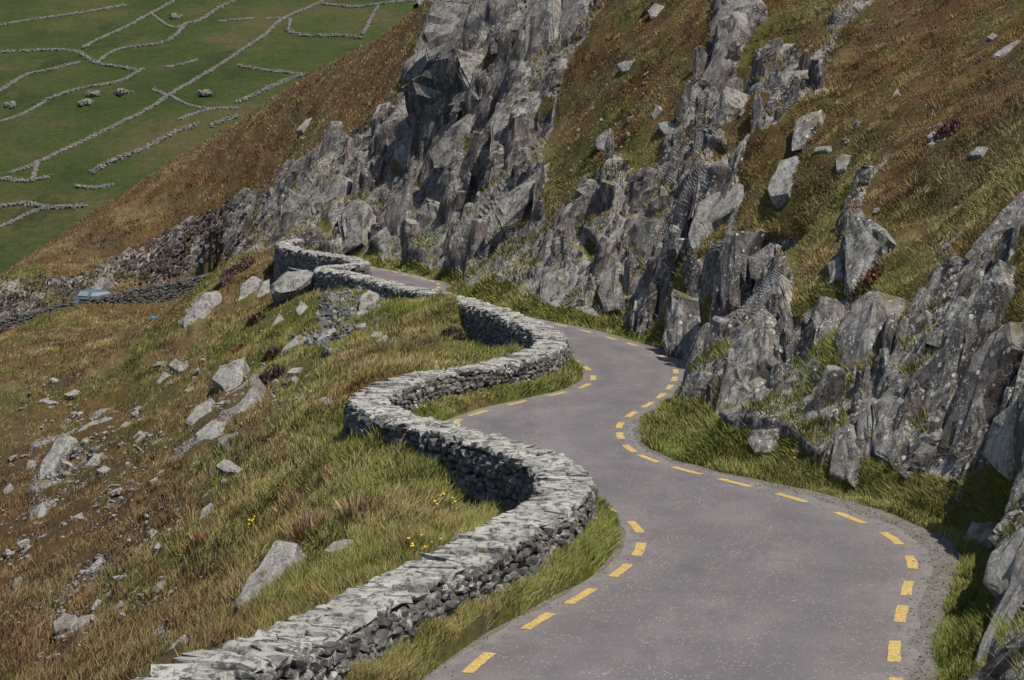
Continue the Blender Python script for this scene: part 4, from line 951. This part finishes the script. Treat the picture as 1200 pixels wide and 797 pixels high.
FWALL = [
 ([(-30,34),(0,31),(50,23),(100,15),(147,7)],5,'broken field wall along the top left corner'),
 ([(97,58),(140,37),(177,17),(207,0),(225,-12)],5,'straight field wall rising to the top edge left of the curved wall'),
 ([(147,57),(187,52),(207,42),(217,30),(233,25),(253,13),(277,0),(290,-8)],6,'curved field wall with an S bend near the top'),
 ([(-30,65),(0,63),(57,60),(90,62),(113,75),(140,80),(160,84)],6,'field wall that bends downhill from the left edge to a junction'),
 ([(-20,113),(0,107),(30,90),(60,83),(93,75)],5,'field wall slanting up from the left edge under the bent wall'),
 ([(55,118),(93,105),(140,97),(167,83)],6,'crumbling field wall in the middle of the left fields'),
 ([(12,205),(43,193),(100,165),(147,143),(167,133),(193,115),(180,107)],5,'long field wall with a hooked upper end'),
 ([(197,113),(257,78),(283,60),(310,42),(333,22),(377,3),(400,-8)],5,'longest straight field wall climbing to the top edge'),
 ([(312,23),(333,22)],4,'short spur of wall off the longest wall near the top'),
 ([(278,78),(310,83),(353,88)],6,'field wall branching right from the longest wall'),
 ([(278,122),(307,108),(333,97),(357,88)],7,'tumbled field wall just above the brown skyline'),
 ([(107,205),(133,190),(180,170),(203,158),(233,148)],8,'thick pale field wall running down to the left beside the skyline'),
 ([(247,149),(262,144),(280,138)],8,'short thick wall end touching the brown skyline'),
 ([(337,37),(350,43),(375,43),(400,44),(425,46)],8,'broad pale wall high on the right of the fields'),
 ([(-20,214),(0,213),(30,213),(60,210)],6,'field wall near the left edge above the hedge'),
 ([(-20,250),(0,245),(33,240),(53,245),(75,244),(98,243)],7,'lowest level field wall ending at the brown skyline'),
 ([(-20,272),(7,265),(30,255),(53,246)],5,'lowest slanting field wall in the bottom left field'),
 ([(377,6),(400,8),(417,9),(450,5),(485,2)],7,'thick wall along the top edge of the fields'),
 ([(443,9),(430,32),(425,42)],5,'short wall dropping steeply at the top right of the fields'),
 ([(90,220),(110,222),(133,219)],6,'low ruined wall beside the dark hedge'),
 ([(195,80),(212,77),(232,71)],5,'short ruined wall in the middle field'),
 ([(257,26),(280,24),(299,23)],5,'short level wall below the top edge'),
 ([(-25,150),(20,138),(55,119)],4,'faint wall running from the left edge to the crumbling wall'),
 ([(113,75),(128,64),(147,57)],4,'short link of wall between the bent wall and the S bend wall'),
 ([(200,113),(222,124),(247,130)],3,'faint cross wall below the hooked wall'),
 ([(340,23),(338,38)],4,'tiny link of wall down to the broad pale wall'),
 ([(43,193),(38,213)],4,'short wall dropping from the long hooked wall'),
 ([(177,17),(200,32),(217,30)],3,'faint cross wall joining the straight wall to the S bend wall'),
 ([(210,141),(225,136),(247,130),(280,128)],4,'faint low wall above the thick pale wall'),
]
pmf = proto_mesh('stone', M_FARSTONE)
for pxs, thk, lb in FWALL:
    P_ = catmull(np.array([farhit(*q) for q in pxs]), 0.36); r_ = np.random.default_rng(len(P_)); w_ = thk*0.2
    reps = 6; POS = np.repeat(P_, reps, 0)+r_.normal(0, 1, (len(P_)*reps, 3))*np.array([w_*0.30, w_*0.30, 0])
    POS[:, 2] = farz(POS[:, :2])+np.tile(np.array([0.2, 0.5, 0.9, 0.5, 0.3, 0.7]), len(P_))[:len(POS)]*r_.uniform(0.6, 1.1, len(POS))*w_*0.6
    a = r_.uniform(0, 6.28, len(POS)); RR2 = axes(np.stack([np.cos(a), np.sin(a)], 1), np.stack([-np.sin(a), np.cos(a)], 1), r_.normal(0, .3, len(POS)), a*0)
    S_ = r_.uniform(0.16, 0.34, (len(POS), 3))*np.array([1.3, 1, 0.8])
    keep = r_.random(len(POS)) < 0.9
    v, f = joined(POS[keep], RR2[keep], S_[keep], r_.integers(0, 14, keep.sum()))
    o = mesh_np('field_wall', v-P_[0], f, M_FARSTONE); o.location = P_[0]; tag(o, lb, 'stone wall', 'dry-stone walls between the far fields')
for (x, y, w_), lb in zip([(205,21,10),(240,113,15),(100,124,12),(108,113,10),(143,111,13),(13,126,7)],
        ['small heap of field stones near the top of the fields','largest heap of field stones, right of the hooked wall','round heap of field stones in the left field','smaller heap of stones touching the round heap','heap of stones left of the hooked wall end','tiny heap of stones by the dark hedge at the left edge']):
    p = farhit(x, y); n = 40; r_ = np.random.default_rng(int(x)); s_ = w_/F*p[1]*0.5
    POS = p+np.c_[r_.normal(0, s_*0.5, n), r_.normal(0, s_*0.7, n), r_.uniform(0, 1.1, n)]; a = r_.uniform(0, 6.28, n)
    v, f = joined(POS, axes(np.stack([np.cos(a), np.sin(a)], 1), np.stack([-np.sin(a), np.cos(a)], 1), a*0, a*0), r_.uniform(0.3, 0.9, (n, 3)), r_.integers(0, 14, n))
    o = mesh_np('stone_heap', v-p, f, M_FARSTONE); o.location = p; tag(o, lb, 'stone heap', 'stone heaps in the far fields')

# ------------------------------------------------------------------ grass
def blades(P3, up, L_, wd, col, bend, three, name, label):
    n = len(P3); d_ = up/np.linalg.norm(up, axis=1, keepdims=True)
    th = rng.uniform(0, np.pi, n); side = np.stack([np.cos(th), 0.35*np.sin(th), 0*th], 1)
    side = side-d_*(side*d_).sum(1, keepdims=True); side /= np.maximum(1e-6, np.linalg.norm(side, axis=1, keepdims=True)); side *= wd[:, None]*0.5
    mid = P3+d_*L_[:, None]*0.55; tip = P3+d_*L_[:, None]*0.9+bend*L_[:, None]
    if three:
        V = np.stack([P3-side, P3+side, mid-side*0.7, mid+side*0.7, tip], 1).reshape(-1, 3); k = np.arange(n)[:, None]*5
        T = np.concatenate([k+np.array([[0, 1, 3]]), k+np.array([[0, 3, 2]]), k+np.array([[2, 3, 4]])]); c = np.repeat(col, 5, 0)
    else:
        V = np.stack([P3-side, P3+side, tip], 1).reshape(-1, 3); T = np.arange(n*3).reshape(-1, 3); c = np.repeat(col, 3, 0)
    return tag(mesh_np(name, V, T, M_GRASS, None, False, c), label, kind='stuff')
vis = (qpx > -12) & (qpx < 1212) & (qpy > -10) & (qpy < 806)
inroad = np.zeros(len(Q), bool); w_ = vis & (qc[:, 1] < 128); inroad[w_] = inside(np.vstack([GL[::2], GRV[::-2]]), qc[w_][:, :2])
patch = np.zeros(len(Q)); patch[vis] = fbm(qc[vis]*0.6, 4, 123)
dwall = np.full(len(Q), 9.0); dwall[w_] = pdist(CW, qc[w_][:, :2])
BOUT = [np.mean(np.array(b[1], float), 0)+(np.array(b[1], float)-np.mean(np.array(b[1], float), 0))*1.12+np.array([0, 1.5]) for b in BO]
def grow(name, label, sel, n, Lr, three, wpx, thin=0.0, lean=(0.2, 0.05, 0)):
    cand = np.where(sel & vis & ~inroad & (dwall > 0.42))[0]
    wt = np.clip(0.75+thin*patch[cand]*2, 0.03, 2)*(1-0.82*sstep(370, 170, qpx[cand])*sstep(400, 470, qpy[cand])*(nr_[cand] < 130)); wt /= wt.sum()
    q = rng.choice(cand, n, p=wt); a, b = rng.random((2, n))
    c4 = PD[Q[q]]; P3 = (c4[:, 0]*((1-a)*(1-b))[:, None]+c4[:, 1]*(a*(1-b))[:, None]+c4[:, 2]*(a*b)[:, None]+c4[:, 3]*((1-a)*b)[:, None])
    d = P3[:, 1]; jit = rng.random((n, 5)); tuft = 0.35+1.3*vnoise(P3*1.7, 301)**1.3+0.3*vnoise(P3*5, 303); tn_ = np.stack([vnoise(P3*1.3, 311), vnoise(P3*1.3, 312)], 1)-0.5
    okb = np.ones(n, bool); bx, by = 600+F*P3[:, 0]/d, HY+F*(CH-P3[:, 2])/d
    for ol in BOUT:
        x0, y0 = ol.min(0)-3; x1, y1 = ol.max(0)+3; bb = (bx > x0) & (bx < x1) & (by > y0) & (by < y1)
        if bb.any(): okb[np.where(bb)[0][inside(ol, np.stack([bx[bb], by[bb]], 1))]] = False
    q, P3, d, jit, tuft, tn_ = q[okb], P3[okb], d[okb], jit[okb], tuft[okb], tn_[okb]; n = len(q)
    L_ = rng.uniform(Lr[0], Lr[1], n)*tuft; wd = np.maximum(0.012, wpx*d/F)*rng.uniform(0.7, 1.3, n)
    up = np.array([0, 0, 1.0])+0.35*qn[q]+np.c_[tn_*1.3, np.zeros(n)]+rng.normal(0, 0.34, (n, 3))*np.array([1, 1, 0.3])+np.array(lean)*rng.uniform(0, 1, (n, 1))
    bend = rng.normal(0, 0.16, (n, 3))*np.array([1, 1, 0.4])+np.array(lean)*0.5
    return blades(P3-np.array([0, 0, 0.02]), up, L_, wd, gcol(P3, jit), bend, three, name, label)
nr_ = qc[:, 1]
def tussocks(name, label, sel, nc, per, rad, Lr, wpx):
    cand = np.where(sel & vis & ~inroad & (dwall > 0.9))[0]; q0 = rng.choice(cand, nc); c = PD[Q[q0]].mean(1)
    bx, by = 600+F*c[:, 0]/c[:, 1], HY+F*(CH-c[:, 2])/c[:, 1]; bo = np.ones(nc, bool)
    for ol in BOUT: bo &= ~inside(ol, np.stack([bx, by], 1))
    q0, c = q0[bo], c[bo]; nc = len(q0); tone = rng.random((nc, 5)); q = np.repeat(q0, per); n = len(q)
    a, rr = rng.uniform(0, 6.283, n), np.sqrt(rng.random(n)); sz = np.repeat(rng.uniform(0.6, 1.3, nc), per)
    nn = qn[q]; o_ = np.c_[np.cos(a), np.sin(a)]*(rr*rad*sz)[:, None]
    P3 = np.repeat(c, per, 0)+np.c_[o_, -(o_*nn[:, :2]).sum(1)/np.maximum(0.35, nn[:, 2])-0.03]
    up = np.c_[np.cos(a)*rr*0.7, np.sin(a)*rr*0.7, np.ones(n)]+rng.normal(0, 0.22, (n, 3)); d = P3[:, 1]
    jit = np.clip(np.repeat(tone, per, 0)+rng.normal(0, 0.12, (n, 5)), 0, 1)
    blades(P3, up, rng.uniform(*Lr, n)*sz, np.maximum(0.012, wpx*d/F)*rng.uniform(0.7, 1.3, n), gcol(P3, jit), np.c_[np.cos(a), np.sin(a), -0.4*np.ones(n)]*0.25*rr[:, None], False, name, label)
tussocks('tussock_grass', 'coarse grass tussocks standing on the slope below the wall', ~isrock & ~qin & side_left & (nr_ < 75) & (qpx > 150), 330, 70, 0.20, (0.22, 0.5), 1.1)
tussocks('tussock_grass', 'coarse rusty tussocks on the steep hillside above the road', ~isrock & ~qin & ~side_left & (qpx > 560) & (nr_ > 40) & (qpy < 420), 300, 50, 0.24, (0.10, 0.30), 1.1)
wt_ = np.array([WALLC[i] for i in rng.integers(60, brk-10, 46)]); wt_ = wt_+rng.normal(0, 0.16, wt_.shape); wp_ = np.repeat(np.c_[wt_, np.full(len(wt_), ZT-0.02)], 34, 0)+rng.normal(0, 0.05, (46*34, 3))*np.array([1.3, 1.3, 0.1])
blades(wp_, np.array([0, 0, 1.0])+rng.normal(0, 0.5, (len(wp_), 3))*np.array([1, 1, 0.2]), rng.uniform(0.03, 0.12, len(wp_)), np.full(len(wp_), 0.016), gcol(wp_, rng.random((len(wp_), 5))), rng.normal(0, 0.2, (len(wp_), 3)), False, 'wall_top_grass', 'little tufts of grass rooted on top of the near wall')
grow('slope_grass', 'long green and straw coloured grass on the slope below the wall', ~isrock & ~qin & side_left & (nr_ < 62), 120000, (0.16, 0.42), True, 1.15, 0.5)
grow('slope_grass', 'thin olive and brown grass on the lower slopes', ~isrock & ~qin & side_left & ~spur & (nr_ >= 62), 80000, (0.10, 0.28), False, 1.3, 1.5)
grow('verge_grass', 'short green grass on the verges beside the road', ~isrock & qin & (nr_ < 128), 55000, (0.10, 0.26), True, 1.1, 0.2)
bank = ~isrock & ~qin & ~side_left & ~spur & (dwall > 0.4)
drq = np.full(len(Q), 99.0); w2_ = vis & (nr_ < 128); drq[w2_] = pdist(CR, qc[w2_][:, :2])
grow('verge_grass', 'bright green grass bank at the foot of the rocks', bank & (drq < 2.6), 45000, (0.10, 0.28), True, 1.1, 0.2, (-0.2, -0.2, 0))
grow('hillside_grass', 'matted brown and olive grass on the steep hillside', bank & (drq >= 2.0), 150000, (0.05, 0.13), False, 1.2, 0.9, (-0.1, -0.2, -0.25))
grow('spur_grass', 'dry brown grass on the distant spur', ~isrock & spur, 50000, (0.14, 0.32), False, 1.3, 0.6, (0.2, 0, -0.2))
ledge = isrock & (qn[:, 2] > np.where(cliff_of == 0, 0.74, 0.60)) & (patch > -0.12)
grow('ledge_grass', 'tufts of brown and green grass on the rock ledges', ledge, 42000, (0.12, 0.34), False, 1.5, 0.6, (-0.2, -0.2, -0.1))
# ------------------------------------------------------------------ heather, reddish plants, flowers
M_LEAF = M_GRASS
def tuftplant(name, px, py, wpx, hpx, cols_, label, cat, n=170, group=None, stiff=0.6, heads=None):
    p, n_ = hit(px, py); d = p[1]; s_ = wpx/F*d*0.5; h_ = hpx/F*d; r_ = np.random.default_rng(int(px*7+py))
    a = r_.uniform(0, 6.283, n); q = np.sqrt(r_.random(n)); root = empty(name, p); tag(root, label, cat, group)
    dome = cat == 'heather'
    B = np.c_[np.cos(a)*q*s_*(1.0 if dome else 0.75), np.sin(a)*q*s_*(1.0 if dome else 0.75), np.zeros(n)]
    sl = np.array(n_); B[:, 2] = -(B[:, 0]*sl[0]+B[:, 1]*sl[1])/max(0.4, sl[2])-0.03
    if dome: B[:, 2] += h_*0.75*np.sqrt(1-q**2*0.98)*r_.uniform(0.1, 1, n)*r_.uniform(0.7, 1)
    D = np.c_[np.cos(a)*q*stiff*0.6, np.sin(a)*q*stiff*0.6, np.ones(n)]+r_.normal(0, 0.6 if dome else 0.33, (n, 3)); D /= np.linalg.norm(D, axis=1, keepdims=True)
    L_ = h_*r_.uniform(0.15, 0.35, n) if dome else h_*r_.uniform(0.4, 1.1, n)*(1-0.3*q)
    w_ = np.full(n, max(0.012, (1.5 if dome else 0.75)*d/F))*r_.uniform(0.8, 1.5, n)
    cs = np.array(cols_); c = cs[r_.integers(0, len(cs), n)]*r_.uniform(0.65, 1.35, (n, 1))
    sd_ = np.c_[np.cos(a+1.57), np.sin(a+1.57), np.zeros(n)]*w_[:, None]*0.5
    M_ = B+D*L_[:, None]*0.6; E_ = B+D*L_[:, None]
    V = np.stack([B-sd_, B+sd_, M_-sd_*1.4, M_+sd_*1.4, E_-sd_, E_+sd_], 1).reshape(-1, 3); k = np.arange(n)[:, None]*6
    T = np.concatenate([k+np.array([[0, 1, 3]]), k+np.array([[0, 3, 2]]), k+np.array([[2, 3, 5]]), k+np.array([[2, 5, 4]])])
    tag(mesh_np('foliage', V, T, M_LEAF, root, False, np.repeat(c, 6, 0)), kind='stuff')
    if heads:
        hc, nh, hs = heads; hs = hs*d/F*0.5; i = r_.choice(n, nh, replace=False); Pt = E_[i]+np.array([0, 0, h_*0.12])
        Vh, Th = PROTO[0]
        for j, pt in enumerate(Pt):
            v = Vh*np.array([hs, hs, hs*0.6])*r_.uniform(0.7, 1.2)+pt
            mesh_np('flower_head', v, Th, M_LEAF, root, True, np.tile(hc, (len(v), 1))*1.0)
    return root
PUR = [(0.15,0.06,0.095),(0.10,0.05,0.065),(0.10,0.075,0.04),(0.07,0.07,0.03)]; PINK = [(0.30,0.17,0.12),(0.36,0.24,0.15),(0.25,0.13,0.09),(0.20,0.17,0.06),(0.12,0.13,0.035)]; RED = [(0.22,0.06,0.04),(0.15,0.06,0.04)]
GRN = [(0.055,0.085,0.018),(0.09,0.12,0.03)]
for x, y, w_, h_, cc, lb in [
 (316,438,34,20,PUR,'purple heather clump beside the long tilted slab on the slope'),
 (274,412,24,10,RED,'low rust red plant on the slope above the five-sided rock'),
 (318,412,16,14,PUR,'small purple heather tuft right of the rust red plant'),
 (278,312,44,14,PUR,'wide purple heather patch on the shoulder left of the far wall'),
 (318,314,20,9,PUR,'small purple heather patch under the end of the far wall'),
 (262,330,24,14,PUR,'purple brown heather hanging over the large shoulder outcrop'),
 (300,372,22,16,PUR,'dark heather beside the upright pale outcrop'),
 (420,596,44,44,PINK,'tall pink seeding grass clump left of the wall notch'),
 (362,615,40,46,PINK,'pink seeding grass clump beside the pale lichened boulder'),
 (345,592,26,34,PINK,'thin pink grass clump above the pale lichened boulder'),
 (232,632,26,26,PINK,'faded pink grass clump at the edge of the scree'),
 (470,625,40,34,PINK,'pink brown seeding grass clump beside the flowers above the wall foot'),
 (382,560,30,30,PINK,'pale pink grass clump in the green grass below the left wall bend'),
 (258,752,56,30,[(0.12,0.09,0.03),(0.10,0.045,0.03),(0.07,0.08,0.025)],'dark bushy heather between the bottom slab and the wall'),
 (205,722,46,30,[(0.15,0.09,0.05),(0.09,0.07,0.03)],'brown heather above the small grey wedge of rock'),
 (532,388,30,18,PUR,'purple heather by loose stones below the middle bend'),
 (835,410,22,16,PUR,'bright purple heather among the crag blades'),
 (1108,150,36,18,PUR,'purple heather above the pale stone on the right hillside'),
 (1152,70,18,12,PUR,'small purple heather tuft high on the right hillside'),
 (1020,325,34,18,[(0.14,0.07,0.03),(0.10,0.05,0.03)],'rusty brown heather on top of the tall dark blade'),
 (533,158,20,10,PUR,'purple heather on the slab under the far overhang'),
 (605,42,20,10,PUR,'purple heather on top of the far cliff'),
 (760,10,18,10,PUR,'dark heather at the top edge above the cliff')]:
    tuftplant('heather' if cc is not PINK else 'grass_clump', x, y+h_*0.4, w_, h_, cc, lb, 'heather' if cc is not PINK else 'grass clump', 420, stiff=0.9)
YEL = (0.75, 0.50, 0.02)
for x, y, w_, h_, nh, lb in [(495,640,40,26,16,'clump of yellow and white flowers in the grass above the wall foot'),(522,590,26,22,12,'yellow flowers against the stones of the wall notch'),
 (585,595,34,30,7,'green plant with yellow flowers growing out of the wall notch'),(695,585,22,16,5,'yellow flowers at the wall foot near the road bend'),(592,676,20,12,5,'few yellow flowers on the verge below the near wall'),
 (348,790,34,26,9,'bright yellow flowering plant at the bottom edge by the wall end'),(487,476,18,10,6,'tiny yellow flowers on the verge inside the left wall bend'),(297,612,30,16,9,'yellow flowers in the grass above the pale lichened boulder'),
 (935,528,34,14,8,'yellow flowers in the grass bank below the crag'),(230,668,26,12,6,'sparse yellow flowers in the slope grass beside the scree')]:
    tuftplant('flower_clump', x, y+h_*0.5, w_, h_, GRN, lb, 'flowers', 90, None, 0.7, (YEL, nh, 3.2))

# ------------------------------------------------------------------ car and figure half hidden behind the wall in the bay; scrap of blue plastic
M_CAR = plain('pale blue car paint', (0.085, 0.13, 0.175), 0.35, 0.5, 0.05); M_GLASS = plain('car glass', (0.22, 0.27, 0.31), 0.12, 0.6, 0.05); M_TYRE = plain('black tyre rubber', (0.02, 0.02, 0.02), 0.8); M_RIM = plain('grey rim', (0.35, 0.35, 0.36), 0.4)
pos = pix(116, 352, 159.0); zr = float(np.interp(-pos[0], -W2C[:, 0], W2Z))-1.03
car = empty('parked_car', (pos[0], pos[1], zr)); tag(car, 'pale blue car mostly hidden behind the far left stone wall', 'car')
tdir = W2C[40]-W2C[60]; car.rotation_euler = (0, 0, math.atan2(tdir[1], tdir[0]))
prof = [(-2.0,.32),(-2.03,.62),(-1.9,.92),(-1.55,.98),(1.0,.95),(1.75,.82),(2.0,.62),(2.02,.32)]
roof = [(-1.75,.96),(-1.35,1.42),(-0.2,1.50),(0.35,1.44),(1.08,.94)]
def loft(name, pr, wb, wt, mat, parent):
    n = len(pr); zs = np.array([q[1] for q in pr]); f = (zs-zs.min())/np.ptp(zs); hwid = wb+(wt-wb)*f
    V = np.vstack([np.c_[[q[0] for q in pr], -hwid, zs], np.c_[[q[0] for q in pr], hwid, zs]])
    bm = bmesh.new(); vs_ = [bm.verts.new(v) for v in V]
    bm.faces.new(vs_[:n]); bm.faces.new(vs_[n:][::-1])
    for i in range(n): j = (i+1) % n; bm.faces.new((vs_[j], vs_[i], vs_[n+i], vs_[n+j]))
    bmesh.ops.recalc_face_normals(bm, faces=bm.faces[:]); bmesh.ops.bevel(bm, geom=bm.edges[:], offset=0.04, segments=2, affect='EDGES')
    me = bpy.data.meshes.new(name); bm.to_mesh(me); bm.free(); me.materials.append(mat); o = bpy.data.objects.new(name, me); C.objects.link(o); o.parent = parent; return o
loft('body', prof, .86, .80, M_CAR, car); loft('cabin', roof, .78, .60, M_CAR, car)
def quad(name, V, mat, parent): return mesh_np(name, np.array(V), np.array([[0, 1, 2, 3]]), mat, parent)
quad('windscreen', [(1.085,-.68,1.0),(1.085,.68,1.0),(0.45,.57,1.43),(0.45,-.57,1.43)], M_GLASS, car)
quad('rear_window', [(-1.73,-.66,1.04),(-1.45,-.58,1.40),(-1.45,.58,1.40),(-1.73,.66,1.04)], M_GLASS, car)
for s_ in (-1, 1):
    quad('side_window', [(-1.4,s_*.775,1.03),(0.8,s_*.775,1.03),(0.3,s_*.625,1.40),(-1.2,s_*.625,1.40)], M_GLASS, car)
    quad('headlight', [(1.99,s_*.78,.66),(1.99,s_*.5,.66),(1.84,s_*.5,.80),(1.84,s_*.78,.80)], M_RIM, car)
    for x in (-1.25, 1.25):
        bm = bmesh.new(); bmesh.ops.create_cone(bm, cap_ends=True, segments=20, radius1=.31, radius2=.31, depth=.2, matrix=Matrix.Translation((x, s_*.8, .31))@Matrix.Rotation(math.pi/2, 4, 'X'))
        me = bpy.data.meshes.new('wheel'); bm.to_mesh(me); bm.free(); me.materials.append(M_TYRE); wl = bpy.data.objects.new('wheel', me); C.objects.link(wl); wl.parent = car
        bm = bmesh.new(); bmesh.ops.create_cone(bm, cap_ends=True, segments=14, radius1=.19, radius2=.17, depth=.22, matrix=Matrix.Translation((x, s_*.81, .31))@Matrix.Rotation(math.pi/2, 4, 'X'))
        me = bpy.data.meshes.new('rim'); bm.to_mesh(me); bm.free(); me.materials.append(M_RIM); rm = bpy.data.objects.new('rim', me); C.objects.link(rm); rm.parent = wl
pp = pix(103, 345, 160.6); zr2 = float(np.interp(-pp[0], -W2C[:, 0], W2Z))-1.03
per = empty('person', (pp[0], pp[1], zr2)); tag(per, 'person in dark jacket and orange red hat standing beside the pale blue car', 'person')
per.rotation_euler = (0, 0, 0.3)
def skin(name, pts, edges, rad, mat, parent, lv=2):
    me = bpy.data.meshes.new(name); me.from_pydata(pts, edges, []); o = bpy.data.objects.new(name, me); C.objects.link(o); o.parent = parent
    o.modifiers.new('skin', 'SKIN'); 
    for v, q in zip(me.skin_vertices[0].data, rad): v.radius = (q, q)
    me.skin_vertices[0].data[0].use_root = True
    sb = o.modifiers.new('sub', 'SUBSURF'); sb.levels = lv; sb.render_levels = lv; me.materials.append(mat); return o
M_JKT = plain('dark jacket cloth', (0.03, 0.035, 0.05), 0.9); M_SKIN = plain('skin', (0.42, 0.25, 0.18), 0.6); M_HAT = plain('orange red hat', (0.42, 0.10, 0.05), 0.8); M_TRS = plain('dark trousers', (0.04, 0.04, 0.05), 0.9)
B = [(0,0,.95),(0,0,1.15),(0,0,1.38),(0,.01,1.50),(0,.0,1.66),(-.11,0,.90),(-.13,.02,.50),(-.13,-.02,.09),(-.13,.14,.04),(.11,0,.90),(.13,.02,.50),(.13,-.02,.09),(.13,.14,.04),(-.20,0,1.40),(-.27,-.03,1.14),(-.25,.09,.92),(-.25,.13,.82),(.20,0,1.40),(.27,-.03,1.14),(.25,.09,.92),(.25,.13,.82)]
Ed = [(0,1),(1,2),(2,3),(3,4),(0,5),(5,6),(6,7),(7,8),(0,9),(9,10),(10,11),(11,12),(2,13),(13,14),(14,15),(15,16),(2,17),(17,18),(18,19),(19,20)]
skin('body', B, Ed, [.15,.14,.16,.06,.10,.10,.065,.05,.05,.10,.065,.05,.05,.07,.05,.04,.04,.07,.05,.04,.04], M_SKIN, per)
skin('jacket', [B[0],B[1],B[2],B[13],B[14],B[15],B[17],B[18],B[19],(0,0,1.47)], [(0,1),(1,2),(2,3),(3,4),(4,5),(2,6),(6,7),(7,8),(2,9)], [.18,.17,.185,.09,.07,.055,.09,.07,.055,.09], M_JKT, per)
skin('trousers', [B[0],B[5],B[6],B[7],B[9],B[10],B[11]], [(0,1),(1,2),(2,3),(0,4),(4,5),(5,6)], [.16,.115,.08,.07,.115,.08,.07], M_TRS, per)
skin('hat', [(0,0,1.70),(0,0,1.78)], [(0,1)], [.115,.07], M_HAT, per)
p, n_ = hit(182, 374); r_ = np.random.default_rng(3); M_BLUE = plain('bright blue plastic', (0.03, 0.25, 0.40), 0.35)
bag = empty('plastic_scrap', p); tag(bag, 'two bright blue scraps of plastic caught in a hollow of the slope', 'litter')
for dx, s_ in ((-0.16, .13), (0.17, .11)):
    V, T = PROTO[3]; mesh_np('scrap', V*np.array([s_*1.2, s_, s_*.8])+np.array([dx, 0, .09]), T, M_BLUE, bag)
